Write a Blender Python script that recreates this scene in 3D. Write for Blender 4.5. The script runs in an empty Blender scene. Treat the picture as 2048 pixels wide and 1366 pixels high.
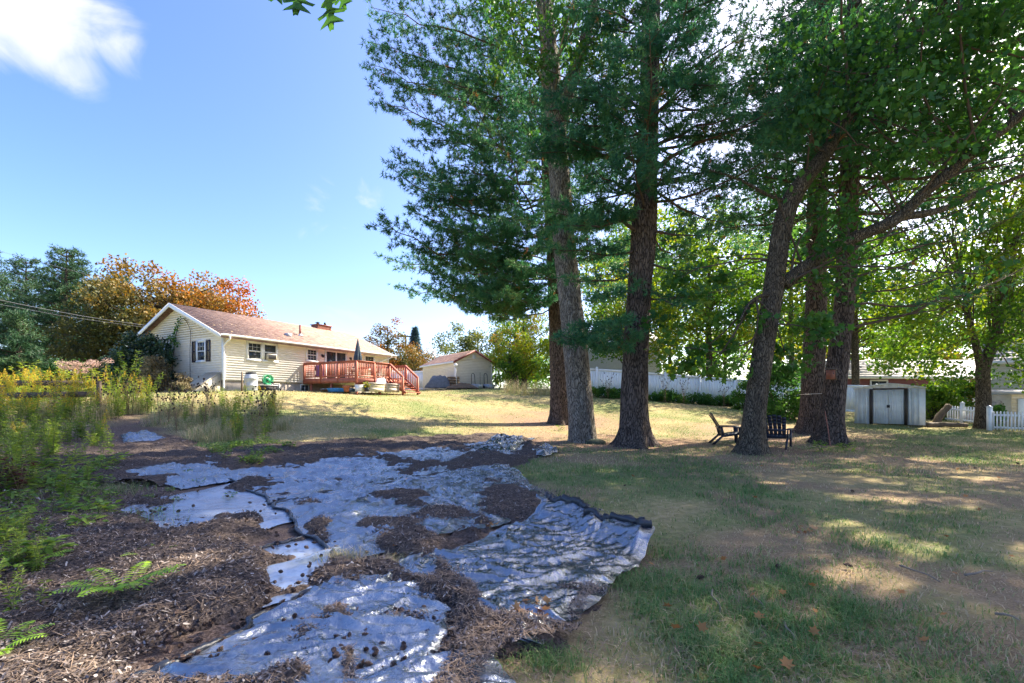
import bpy, math, random
import numpy as np
from mathutils import Vector
random.seed(11); rng = np.random.default_rng(11)
S = bpy.context.scene
COL = S.collection

# ------------------------------------------------------------------ camera, sky, sun, exposure
FPX, HZ, EYE = 910.0, 800.0, 1.5          # focal length and horizon line in photo pixels, eye height in metres
cam = bpy.data.cameras.new('camera'); camo = bpy.data.objects.new('camera', cam); COL.objects.link(camo)
cam.sensor_width = 36; cam.lens = 36*FPX/2048; cam.shift_y = (HZ-683)/2048
cam.clip_start = 0.05; cam.clip_end = 3000
camo.location = (0, 0, EYE); camo.rotation_euler = (math.radians(90), 0, 0)
S.camera = camo
SUN_EL, SUN_AZ = math.radians(42), math.radians(57)   # azimuth clockwise from +Y (the view axis) towards +X
SUN_STRENGTH, SKY_STRENGTH, EXPOSURE = 3.6, 0.098, 2.22
sdir = Vector((math.sin(SUN_AZ)*math.cos(SUN_EL), math.cos(SUN_AZ)*math.cos(SUN_EL), math.sin(SUN_EL)))
sun = bpy.data.lights.new('sun', 'SUN'); suno = bpy.data.objects.new('sun', sun); COL.objects.link(suno)
sun.energy = SUN_STRENGTH; sun.angle = math.radians(0.55); sun.color = (1.0, 0.91, 0.75)
suno.rotation_euler = sdir.to_track_quat('Z', 'Y').to_euler(); suno.location = (20, 20, 40)
W = bpy.data.worlds.new('World'); S.world = W; W.use_nodes = True
nt = W.node_tree; nt.nodes.clear()
def N(nt, t, **k):
    n = nt.nodes.new(t)
    for a, b in k.items():
        if a.startswith('i_'):
            key = a[2:]; key = int(key) if key.isdigit() else key
            n.inputs[key].default_value = b
        else: setattr(n, a, b)
    return n
def LK(nt, a, b, ao=0, bi=0):
    nt.links.new(a.outputs[ao], b.inputs[bi])
sky = N(nt, 'ShaderNodeTexSky', sky_type='NISHITA', sun_disc=False, sun_elevation=SUN_EL, sun_rotation=SUN_AZ,
        altitude=60, air_density=0.8, dust_density=1.8, ozone_density=1.3)
tc = N(nt, 'ShaderNodeTexCoord')
cn = N(nt, 'ShaderNodeTexNoise', i_Scale=5.5, i_Detail=10.0, i_Roughness=0.56, i_Distortion=0.9)
mp = N(nt, 'ShaderNodeMapping'); mp.inputs['Scale'].default_value = (1.0, 1.0, 1.5)
LK(nt, tc, mp, 'Generated'); LK(nt, mp, cn)
# the cumulus bank high on the left, and thin wisps lower down: directions of the clouds themselves
def cloud(px, py, r0, r1):
    v = Vector(((px-1024)/FPX, 1.0, (HZ-py)/FPX)).normalized()
    d = N(nt, 'ShaderNodeVectorMath', operation='DISTANCE'); LK(nt, tc, d, 'Generated'); d.inputs[1].default_value = v
    m = N(nt, 'ShaderNodeMapRange', interpolation_type='SMOOTHSTEP'); LK(nt, d, m, 'Value', 0)
    m.inputs[1].default_value = r0; m.inputs[2].default_value = r1; m.inputs[3].default_value = 1; m.inputs[4].default_value = 0
    return m
def M(nt, op, a, b):
    n = N(nt, 'ShaderNodeMath', operation=op)
    for i, v in enumerate((a, b)):
        if v is None: continue
        if isinstance(v, (int, float)): n.inputs[i].default_value = v
        else: nt.links.new(v.outputs[0], n.inputs[i])
    return n
nz = M(nt, 'SUBTRACT', cn, 0.5)
acc = None
for px, py, r0, r1, amt in ((30, 5, 0.0, 0.15, 1.1), (-100, -60, 0.03, 0.17, 1.0), (225, 70, 0.0, 0.085, 0.72), (140, 130, 0.0, 0.08, 0.72), (640, 420, 0.0, 0.10, 0.62), (740, 385, 0.0, 0.08, 0.56), (590, 455, 0.0, 0.07, 0.5), (690, 600, 0.0, 0.14, 0.5)):
    m = M(nt, 'MULTIPLY', cloud(px, py, r0, r1), amt)
    acc = m if acc is None else M(nt, 'MAXIMUM', acc, m)
fld = M(nt, 'ADD', acc, M(nt, 'MULTIPLY', nz, 1.9))
cm = N(nt, 'ShaderNodeMapRange', interpolation_type='SMOOTHSTEP'); LK(nt, fld, cm, 0, 0)
cm.inputs[1].default_value = 0.40; cm.inputs[2].default_value = 1.0; cm.inputs[3].default_value = 0; cm.inputs[4].default_value = 0.92
gate = M(nt, 'MULTIPLY', cm, M(nt, 'MINIMUM', M(nt, 'MULTIPLY', acc, 4.0), 1.0))
mx = N(nt, 'ShaderNodeMix', data_type='RGBA'); LK(nt, gate, mx, 0, 0)
skc = N(nt, 'ShaderNodeHueSaturation', i_Saturation=1.24, i_Hue=0.512); LK(nt, sky, skc, 0, 'Color'); LK(nt, skc, mx, 0, 6); mx.inputs[7].default_value = (2.5, 2.55, 2.65, 1)
bg = N(nt, 'ShaderNodeBackground', i_Strength=SKY_STRENGTH); LK(nt, mx, bg, 2, 0)
wo = N(nt, 'ShaderNodeOutputWorld'); LK(nt, bg, wo)
S.view_settings.view_transform = 'Standard'; S.view_settings.look = 'None'
S.view_settings.gamma = 1; S.view_settings.exposure = EXPOSURE; S.view_settings.use_curve_mapping = False
S.render.engine = 'CYCLES'
cy = S.cycles
cy.max_bounces = 6; cy.diffuse_bounces = 4; cy.glossy_bounces = 3; cy.transmission_bounces = 4; cy.transparent_max_bounces = 6
cy.sample_clamp_indirect = 6.0; cy.use_adaptive_sampling = True; cy.adaptive_threshold = 0.02

# ------------------------------------------------------------------ helpers: noise, terrain, projection
def _h(ix, iy, seed):
    n = (ix.astype(np.int64)*374761393 + iy.astype(np.int64)*668265263 + seed*974634721) & 0x7fffffff
    n = ((n ^ (n >> 13))*1274126177) & 0x7fffffff
    return ((n ^ (n >> 16)) & 0xffff)/65535.0
def vn(x, y, seed=0):
    x = np.asarray(x, float); y = np.asarray(y, float)
    ix = np.floor(x); iy = np.floor(y); fx = x-ix; fy = y-iy
    fx = fx*fx*(3-2*fx); fy = fy*fy*(3-2*fy)
    a = _h(ix, iy, seed); b = _h(ix+1, iy, seed); c = _h(ix, iy+1, seed); d = _h(ix+1, iy+1, seed)
    return (a*(1-fx)+b*fx)*(1-fy)+(c*(1-fx)+d*fx)*fy
def fbm(x, y, seed=0, oct=4, gain=0.5):
    s = 0; a = 1; t = 0
    for i in range(oct):
        s = s + a*vn(np.asarray(x)*2**i+i*17.3, np.asarray(y)*2**i-i*9.1, seed+i); t += a; a *= gain
    return s/t
def ridge(x, y, seed=0, oct=4, gain=0.55):
    s = 0; a = 1; t = 0
    for i in range(oct):
        s = s + a*(1-np.abs(2*vn(np.asarray(x)*2**i+i*7.7, np.asarray(y)*2**i+i*3.3, seed+i)-1)); t += a; a *= gain
    return s/t
ANCH = np.array([(0,0,0),(-4,0,0),(4,0,0),(0,-8,0),(-10,-8,.1),(10,-8,0),(0,4,0),(-4,4,.05),(4,4,0),(0,8,.05),(-5,8,.18),(6,8,.05),
    (2.3,15,.12),(3.67,13.85,.1),(6.2,12.1,.08),(6.5,14.2,.13),(9.95,14.3,.12),(10.8,18.1,.16),(2.16,20.5,.42),(17.5,21,.33),(20,19.4,.22),(14,10,0),(25,10,0),(25,25,.35),
    (-14.7,23.2,1.96),(-9.4,33.4,2.05),(-22.4,27.2,1.96),(-10.8,21.2,1.75),(-5.5,31.4,2.0),(-3.5,37.5,2.46),(-6,46,2.5),(5.3,30,1.73),(19.5,30.7,.82),(12,30,1.25),
    (-10,12,.6),(-20,12,.95),(-30,25,1.7),(-30,0,.4),(0,60,2.6),(45,60,1.3),(-45,60,2.2),(45,0,-.1),(45,30,.5),(0,-20,0),(-30,-20,.2),(40,-20,-.1)], float)
def _U(r2): return np.where(r2 > 1e-9, r2*np.log(np.maximum(r2, 1e-9)), 0)
_n = len(ANCH); _A = np.zeros((_n+3, _n+3))
_A[:_n, :_n] = _U(((ANCH[:, None, :2]-ANCH[None, :, :2])**2).sum(-1)) + np.eye(_n)*3.0
_A[:_n, _n] = 1; _A[:_n, _n+1:] = ANCH[:, :2]; _A[_n, :_n] = 1; _A[_n+1:, :_n] = ANCH[:, :2].T
_w = np.linalg.solve(_A, np.r_[ANCH[:, 2], 0, 0, 0])
def G(x, y):
    x = np.asarray(x, float); y = np.asarray(y, float); sh = x.shape
    cx = np.clip(x, -44, 44).ravel(); cy_ = np.clip(y, -19, 59).ravel()
    out = np.empty(cx.shape)
    for i in range(0, len(cx), 40000):
        a = cx[i:i+40000]; b = cy_[i:i+40000]
        r2 = (a[:, None]-ANCH[None, :, 0])**2+(b[:, None]-ANCH[None, :, 1])**2
        out[i:i+40000] = _U(r2)@_w[:_n]+_w[_n]+_w[_n+1]*a+_w[_n+2]*b
    out = out + 0.035*(fbm(cx*.5, cy_*.5, 3, 3)-.5)
    return out.reshape(sh)
def g(x, y): return float(G(np.array([x]), np.array([y]))[0])
def P(px, py, Y): return np.array([(px-1024)/FPX*Y, Y, EYE+(HZ-py)/FPX*Y])
def GR(px, py):
    Y = np.geomspace(1.6, 70, 600); x = (px-1024)/FPX*Y; z = EYE+(HZ-py)/FPX*Y
    b = np.nonzero(z <= G(x, Y))[0]
    i = b[0] if len(b) else len(Y)-1
    return np.array([x[i], Y[i], g(x[i], Y[i])])
def inpoly(x, y, poly):
    x = np.asarray(x); y = np.asarray(y); r = np.zeros(x.shape, bool); n = len(poly); j = n-1
    for i in range(n):
        xi, yi = poly[i][:2]; xj, yj = poly[j][:2]
        with np.errstate(divide='ignore', invalid='ignore'):
            c = ((yi > y) != (yj > y)) & (x < (xj-xi)*(y-yi)/(yj-yi+1e-12)+xi)
        r ^= c; j = i
    return r
def nrm(v): v = np.asarray(v, float); return v/np.maximum(np.linalg.norm(v, axis=-1, keepdims=True), 1e-9)

# ------------------------------------------------------------------ helpers: meshes and objects
class MB:
    def __init__(s): s.v = []; s.q = []; s.t = []; s.n = 0; s.a = []
    def add(s, v, q=None, t=None, tint=0.5):
        v = np.asarray(v, float).reshape(-1, 3); s.v.append(v)
        s.a.append(np.broadcast_to(np.asarray(tint, float), (len(v),)))
        if q is not None and len(q): s.q.append(np.asarray(q, np.int64).reshape(-1, 4)+s.n)
        if t is not None and len(t): s.t.append(np.asarray(t, np.int64).reshape(-1, 3)+s.n)
        s.n += len(v); return s
    def mesh(s, name, mat, smooth=False, tint=False):
        v = np.concatenate(s.v) if s.v else np.zeros((0, 3))
        q = np.concatenate(s.q) if s.q else np.zeros((0, 4), np.int64)
        t = np.concatenate(s.t) if s.t else np.zeros((0, 3), np.int64)
        me = bpy.data.meshes.new(name); me.vertices.add(len(v)); me.vertices.foreach_set('co', v.astype(np.float32).ravel())
        nl = q.size+t.size; me.loops.add(nl); me.loops.foreach_set('vertex_index', np.r_[q.ravel(), t.ravel()].astype(np.int32))
        np_ = len(q)+len(t); me.polygons.add(np_)
        st = np.r_[np.arange(len(q))*4, len(q)*4+np.arange(len(t))*3].astype(np.int32)
        me.polygons.foreach_set('loop_start', st)
        if smooth: me.polygons.foreach_set('use_smooth', np.ones(np_, bool))
        if tint:
            at = me.attributes.new('tint', 'FLOAT', 'POINT'); at.data.foreach_set('value', np.concatenate(s.a).astype(np.float32))
        me.update(calc_edges=True)
        if mat: me.materials.append(mat)
        return me
    def build(s, name, mat, parent=None, smooth=False, tint=False, **pr):
        return link(name, s.mesh(name, mat, smooth, tint), parent, **pr)
def link(name, me, parent=None, **pr):
    o = bpy.data.objects.new(name, me); COL.objects.link(o)
    if parent: o.parent = parent
    for k, v in pr.items():
        if v is not None: o[{'cat': 'category'}.get(k, k)] = v
    return o
def thing(name, label, cat, loc=(0, 0, 0), rz=0.0, group=None):
    o = bpy.data.objects.new(name, None); COL.objects.link(o); o.empty_display_size = .2
    o.location = [float(c) for c in loc]; o.rotation_euler = (0, 0, rz); o['label'] = label; o['category'] = cat
    if group: o['group'] = group
    return o
def copy_tree(o, parent=None, loc=None, rz=None, sc=None, label=None, rot=None):
    c = o.copy(); COL.objects.link(c); c.parent = parent
    for ch in o.children: copy_tree(ch, c)
    if loc is not None: c.location = [float(k) for k in loc]
    if rz is not None: c.rotation_euler = (0, 0, rz)
    if rot is not None: c.rotation_euler = rot
    if sc is not None: c.scale = (sc, sc, sc) if np.isscalar(sc) else sc
    if label: c['label'] = label
    return c
BQ = [(0,3,2,1),(4,5,6,7),(0,1,5,4),(1,2,6,5),(2,3,7,6),(3,0,4,7)]
def box(mb, x0, x1, y0, y1, z0, z1):
    return mb.add([(x0,y0,z0),(x1,y0,z0),(x1,y1,z0),(x0,y1,z0),(x0,y0,z1),(x1,y0,z1),(x1,y1,z1),(x0,y1,z1)], q=BQ)
def bar(mb, a, b, w, h, up=(0, 0, 1)):
    a = np.array(a, float); b = np.array(b, float); d = nrm(b-a); s = np.cross(d, up)
    if np.linalg.norm(s) < 1e-6: s = np.cross(d, (0, 1, 0))
    s = nrm(s); u = np.cross(s, d); s = s*w/2; u = u*h/2
    return mb.add([a-s-u, a+s-u, a+s+u, a-s+u, b-s-u, b+s-u, b+s+u, b-s+u], q=BQ)
def hexa(mb, pts8): return mb.add(pts8, q=BQ)
def tube(mb, path, rad, seg=8, cap=True, tint=0.5, wob=0.0):
    p = np.asarray(path, float); n = len(p); r = np.broadcast_to(np.asarray(rad, float), (n,))
    d = nrm(np.gradient(p, axis=0)); ref = np.where(np.abs(d[:, 2:3]) > .9, np.array([[1., 0, 0]]), np.array([[0, 0, 1.]]))
    if (np.abs(d[:, 2]) > .9).any(): ref = np.broadcast_to(np.array([[1., .3, 0]]) if np.abs(d[:, 0]).max() < .9 else np.array([[0, 1., .2]]), d.shape)
    s = nrm(np.cross(d, ref)); u = np.cross(s, d)
    th = np.linspace(0, 2*np.pi, seg, endpoint=False)
    rr = r[:, None]*(1+wob*(rng.random((n, seg))-.5))
    v = p[:, None]+rr[..., None]*(np.cos(th)[None, :, None]*s[:, None]+np.sin(th)[None, :, None]*u[:, None])
    i = np.arange(n-1)[:, None]*seg; j = np.arange(seg)[None]; k = (j+1) % seg
    q = np.stack([i+j, i+k, i+seg+k, i+seg+j], -1).reshape(-1, 4)
    v = v.reshape(-1, 3); t = []
    if cap:
        v = np.concatenate([v, p[:1], p[-1:]]); a = n*seg
        t = [(a, (m+1) % seg, m) for m in range(seg)]+[(a+1, (n-1)*seg+m, (n-1)*seg+(m+1) % seg) for m in range(seg)]
    return mb.add(v, q=q, t=t, tint=tint)
def lathe(mb, prof, seg=20, c=(0, 0, 0)):
    pr = np.array(prof, float); th = np.linspace(0, 2*np.pi, seg, endpoint=False); n = len(pr)
    v = np.stack([pr[:, :1]*np.cos(th), pr[:, :1]*np.sin(th), np.repeat(pr[:, 1:], seg, 1)], -1).reshape(-1, 3)+np.array(c)
    i = np.arange(n-1)[:, None]*seg; j = np.arange(seg)[None]; k = (j+1) % seg
    return mb.add(v, q=np.stack([i+j, i+k, i+seg+k, i+seg+j], -1).reshape(-1, 4))
def spline(pts, n):
    p = np.asarray(pts, float); m = len(p)
    if m < 3:
        t = np.linspace(0, 1, n)[:, None]; return p[0]*(1-t)+p[-1]*t
    e = np.concatenate([2*p[:1]-p[1:2], p, 2*p[-1:]-p[-2:-1]]); out = []
    for u in np.linspace(0, m-1-1e-9, n):
        i = int(u); f = u-i; a, b, c, d = e[i:i+4]
        out.append(.5*((2*b)+(-a+c)*f+(2*a-5*b+4*c-d)*f*f+(-a+3*b-3*c+d)*f**3))
    return np.array(out)

# ------------------------------------------------------------------ helpers: materials
def _new(name):
    m = bpy.data.materials.new(name); m.use_nodes = True; nt = m.node_tree; nt.nodes.clear()
    o = N(nt, 'ShaderNodeOutputMaterial'); return m, nt, o
def mat(name, col, col2=None, var=.18, scale=6.0, rough=.6, bump=0.0, bscale=40.0, metal=0.0, spec=.4, stretch=(1, 1, 1), trans=0.0, detail=5, obj=True):
    m, nt, o = _new(name); b = N(nt, 'ShaderNodeBsdfPrincipled', i_Roughness=rough, i_Metallic=metal)
    b.inputs['Specular IOR Level'].default_value = spec
    if trans: b.inputs['Transmission Weight'].default_value = trans
    tc = N(nt, 'ShaderNodeTexCoord'); mp = N(nt, 'ShaderNodeMapping'); mp.inputs['Scale'].default_value = stretch; LK(nt, tc, mp, 'Object')
    nz = N(nt, 'ShaderNodeTexNoise', i_Scale=scale, i_Detail=float(detail), i_Roughness=.62); LK(nt, mp, nz)
    c1 = [c*(1-var) for c in col]; c2 = [c*(1+var) for c in col] if col2 is None else col2
    rp = N(nt, 'ShaderNodeValToRGB'); e = rp.color_ramp.elements; e[0].position = .32; e[1].position = .68
    e[0].color = (*c1, 1); e[1].color = (*c2, 1); LK(nt, nz, rp)
    LK(nt, rp, b, 0, 'Base Color')
    rr = N(nt, 'ShaderNodeMapRange'); LK(nt, nz, rr, 0, 0); rr.inputs[3].default_value = max(0, rough-.1); rr.inputs[4].default_value = min(1, rough+.1); LK(nt, rr, b, 0, 'Roughness')
    if bump:
        n2 = N(nt, 'ShaderNodeTexNoise', i_Scale=bscale, i_Detail=6.0, i_Roughness=.65); LK(nt, mp, n2)
        bp = N(nt, 'ShaderNodeBump', i_Strength=bump, i_Distance=.02); LK(nt, n2, bp, 0, 'Height'); LK(nt, bp, b, 0, 'Normal')
    LK(nt, b, o); return m
def fol(name, cols, trans=.35, rough=.5, spec=.3, tcol=1.25):
    m, nt, o = _new(name); at = N(nt, 'ShaderNodeAttribute', attribute_name='tint')
    rp = N(nt, 'ShaderNodeValToRGB'); e = rp.color_ramp.elements
    while len(e) < len(cols): e.new(.5)
    for i, c in enumerate(cols): e[i].position = i/(len(cols)-1); e[i].color = (*c, 1)
    nt.links.new(at.outputs['Fac'], rp.inputs[0])
    b = N(nt, 'ShaderNodeBsdfPrincipled', i_Roughness=rough); b.inputs['Specular IOR Level'].default_value = spec; LK(nt, rp, b, 0, 'Base Color')
    if trans:
        t = N(nt, 'ShaderNodeBsdfTranslucent')
        hs = N(nt, 'ShaderNodeHueSaturation', i_Hue=.485, i_Saturation=1.1, i_Value=tcol); LK(nt, rp, hs, 0, 'Color'); LK(nt, hs, t)
        mx = N(nt, 'ShaderNodeMixShader', i_Fac=trans); LK(nt, b, mx, 0, 1); LK(nt, t, mx, 0, 2); LK(nt, mx, o)
    else: LK(nt, b, o)
    return m
def bark(name, c1, c2, vs=1.0, bump=.9):
    m, nt, o = _new(name); b = N(nt, 'ShaderNodeBsdfPrincipled', i_Roughness=.92); b.inputs['Specular IOR Level'].default_value = .15
    tc = N(nt, 'ShaderNodeTexCoord'); mp = N(nt, 'ShaderNodeMapping'); mp.inputs['Scale'].default_value = (1, 1, .20); LK(nt, tc, mp, 'Object')
    wz = N(nt, 'ShaderNodeTexNoise', i_Scale=5.0, i_Detail=4.0); LK(nt, mp, wz)
    ad = N(nt, 'ShaderNodeMix', data_type='VECTOR', i_0=.22); LK(nt, mp, ad, 0, 4); LK(nt, wz, ad, 1, 5)
    vo = N(nt, 'ShaderNodeTexVoronoi', feature='DISTANCE_TO_EDGE', i_Scale=25.0*vs); LK(nt, ad, vo, 1)
    n2 = N(nt, 'ShaderNodeTexNoise', i_Scale=34.0, i_Detail=6.0, i_Roughness=.7); LK(nt, mp, n2)
    n3 = N(nt, 'ShaderNodeTexNoise', i_Scale=2.2, i_Detail=4.0); LK(nt, tc, n3, 'Object')
    mr = N(nt, 'ShaderNodeMapRange'); LK(nt, vo, mr, 0, 0); mr.inputs[2].default_value = .28
    mul = M(nt, 'MULTIPLY', mr, M(nt, 'ADD', n2, .35))
    rp = N(nt, 'ShaderNodeValToRGB'); e = rp.color_ramp.elements; e[0].color = (*c1, 1); e[1].color = (*c2, 1); e[0].position = .02; e[1].position = .62; LK(nt, mul, rp)
    hs = N(nt, 'ShaderNodeMix', data_type='RGBA', blend_type='MULTIPLY', i_0=.55); LK(nt, rp, hs, 0, 6); LK(nt, n3, hs, 0, 7)
    br = N(nt, 'ShaderNodeBrightContrast', i_Bright=.0); LK(nt, hs, br, 2, 0)
    LK(nt, br, b, 0, 'Base Color')
    bp = N(nt, 'ShaderNodeBump', i_Strength=bump, i_Distance=.05); LK(nt, mul, bp, 0, 'Height'); LK(nt, bp, b, 0, 'Normal')
    LK(nt, b, o); return m
M_bark_pine = bark('pine bark', (.03,.023,.019), (.25,.19,.155))
M_bark_grey = bark('grey bark', (.07,.06,.05), (.50,.44,.36), 1.25)
M_bark_oak = bark('oak bark', (.035,.028,.021), (.28,.225,.16), 1.5)
M_twig = mat('twig bark', (.085,.06,.045), var=.3, rough=.9)
M_twig_grey = mat('grey twig bark', (.20,.165,.125), var=.3, rough=.9)
M_needle = fol('pine needles', [(.026,.105,.056),(.048,.16,.075),(.082,.215,.085),(.14,.26,.09),(.38,.17,.06)], .40, .5)
M_needle_far = fol('far pine needles', [(.022,.06,.028),(.045,.105,.045),(.085,.15,.055)], .25)
M_leaf_deep = fol('deep green leaves', [(.024,.085,.026),(.05,.15,.034),(.095,.22,.04),(.17,.28,.05)], .48)
M_leaf_bright = fol('bright green leaves', [(.035,.10,.016),(.07,.17,.022),(.14,.25,.03),(.30,.33,.035),(.42,.24,.05)], .5)
M_leaf_oak = fol('oak leaves', [(.025,.085,.02),(.05,.145,.026),(.10,.21,.034),(.18,.25,.04)], .48)
M_leaf_maple = fol('turning maple leaves', [(.045,.065,.02),(.11,.10,.025),(.24,.15,.03),(.36,.15,.035),(.40,.11,.06)], .35)
M_leaf_olive = fol('olive leaves', [(.06,.09,.025),(.12,.16,.04),(.24,.24,.05),(.36,.24,.06)], .4)
M_leaf_shrub = fol('dark shrub leaves', [(.012,.03,.016),(.022,.055,.026),(.04,.085,.035),(.09,.14,.06)], .15, .38, .5)
M_leaf_dry = fol('dry shrub leaves', [(.07,.06,.03),(.14,.11,.05),(.24,.19,.10),(.10,.13,.05)], .25)
M_spruce = fol('blue spruce needles', [(.04,.08,.09),(.07,.13,.14),(.11,.19,.19)], .1)
# ------------------------------------------------------------------ ground
BED_PX = [(-300,1500),(-300,905),(120,870),(215,835),(262,822),(318,835),(345,870),(440,905),(520,893),(760,880),(980,868),(1060,878),(1112,906),(1010,940),(1075,975),(1150,1020),(1215,1062),(1292,1106),(1215,1190),(1125,1290),(1010,1330),(960,1420),(940,1500)]
BED = [tuple(GR(a, b)[:2]) for a, b in BED_PX]
def seg_dist(x, y, poly):
    d = np.full(np.shape(x), 1e9); n = len(poly)
    for i in range(n):
        ax, ay = poly[i]; bx, by = poly[(i+1) % n]; vx, vy = bx-ax, by-ay
        t = np.clip(((x-ax)*vx+(y-ay)*vy)/(vx*vx+vy*vy+1e-9), 0, 1)
        d = np.minimum(d, np.hypot(x-ax-t*vx, y-ay-t*vy))
    return d
def bedness(x, y):                       # signed distance into the mulch bed, with a ragged edge
    d = seg_dist(x, y, BED); d = np.where(inpoly(x, y, BED), d, -d)
    return d+.5*(fbm(x*1.6, y*1.6, 21, 4)-.5)
TRUNKS = [(2.2,20.6),(2.35,15.0),(3.7,13.9),(6.3,12.1),(10.85,18.1),(9.95,14.4)]
def needleness(x, y):                    # pine needle litter, thick under the trees and thinning outwards
    d = np.min([np.hypot((x-a)*.8, y-b) for a, b in TRUNKS], axis=0)
    return np.clip(1.25-d/4.2, 0, 1)
def lawn_green(x, y):                    # 0 bare or straw, 1 green turf
    return np.clip((fbm(x*.55+3, y*.55, 31, 4)-.5)*3.0+.5+.5*(fbm(x*2.6, y*2.6, 35, 3)-.5), 0, 1)
xs = np.unique(np.round(np.concatenate([-np.geomspace(9, 900, 46), np.arange(-9, 16, .17), np.geomspace(16, 900, 52)]), 3))
ys = np.unique(np.round(np.concatenate([-np.geomspace(1, 900, 24), np.arange(0, 13, .13), np.arange(13, 34, .26), np.geomspace(34, 1400, 44)]), 3))
X, Y = np.meshgrid(xs, ys); Z = G(X, Y)
near = np.exp(-((X/14)**2+((Y-6)/14)**2))
Z = Z+near*.03*(fbm(X*2.2, Y*2.2, 41, 4)-.5)
bed = np.clip(bedness(X, Y)*2.2+.5, 0, 1)
nx = len(xs); ny = len(ys); I = np.arange(ny-1)[:, None]*nx+np.arange(nx-1)[None]
mb = MB(); mb.add(np.stack([X, Y, Z], -1).reshape(-1, 3), q=np.stack([I, I+1, I+nx+1, I+nx], -1).reshape(-1, 4))
def ground_mat():
    m, nt, o = _new('yard ground'); b = N(nt, 'ShaderNodeBsdfPrincipled', i_Roughness=.95); b.inputs['Specular IOR Level'].default_value = .1
    tc = N(nt, 'ShaderNodeTexCoord')
    def nz(s, d=6.0, r=.65): n = N(nt, 'ShaderNodeTexNoise', i_Scale=s, i_Detail=d, i_Roughness=r); LK(nt, tc, n, 'Object'); return n
    def att(a): n = N(nt, 'ShaderNodeAttribute', attribute_name=a); return n
    def ramp(src, stops):
        r = N(nt, 'ShaderNodeValToRGB'); e = r.color_ramp.elements
        while len(e) < len(stops): e.new(.5)
        for i, (p, c) in enumerate(stops): e[i].position = p; e[i].color = (*c, 1)
        LK(nt, src, r); return r
    def mix(f, a, c, fo=0, mode='MIX'):
        x = N(nt, 'ShaderNodeMix', data_type='RGBA', blend_type=mode)
        if isinstance(f, float): x.inputs[0].default_value = f
        else: nt.links.new(f.outputs[fo], x.inputs[0])
        nt.links.new(a.outputs[2 if a.bl_idname == 'ShaderNodeMix' else 0], x.inputs[6]); nt.links.new(c.outputs[2 if c.bl_idname == 'ShaderNodeMix' else 0], x.inputs[7]); return x
    fine = nz(55.0); mid = nz(9.0); big = nz(.8, 4.0)
    grass = ramp(mid, [(.25,(.20,.175,.065)),(.5,(.33,.265,.12)),(.72,(.47,.355,.19))])
    green = ramp(mid, [(.3,(.10,.14,.045)),(.7,(.22,.25,.085))])
    needle = ramp(fine, [(.3,(.10,.065,.045)),(.5,(.25,.155,.10)),(.7,(.42,.30,.20))])
    mulch = ramp(fine, [(.3,(.04,.03,.025)),(.5,(.13,.09,.07)),(.68,(.30,.22,.18))])
    c = mix(att('green'), grass, green, 2)
    c = mix(att('needle'), c, needle, 2)
    c = mix(att('bed'), c, mulch, 2)
    LK(nt, c, b, 2, 'Base Color')
    bp = N(nt, 'ShaderNodeBump', i_Strength=.6, i_Distance=.02); LK(nt, fine, bp, 0, 'Height'); LK(nt, bp, b, 0, 'Normal')
    LK(nt, b, o); return m
ground = mb.build('ground', ground_mat(), smooth=True, kind='structure', label='yard of patchy lawn, pine needles and dark mulch sloping up to the house', cat='ground')
ndl = np.clip(needleness(X, Y)+1.1*(fbm(X*.9, Y*.9, 51, 4)-.55), 0, 1)
ndl = np.where((X > -1) & (Y < 14), np.maximum(ndl, np.clip((fbm(X*.9+9, Y*.9, 53, 5)-.45)*4.0, 0, .7)), ndl)
for nm, arr in (('bed', bed), ('needle', ndl), ('green', lawn_green(X, Y)*np.where(Y > 19, .8, 1))):
    at = ground.data.attributes.new(nm, 'FLOAT', 'POINT'); at.data.foreach_set('value', arr.astype(np.float32).ravel())

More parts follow.
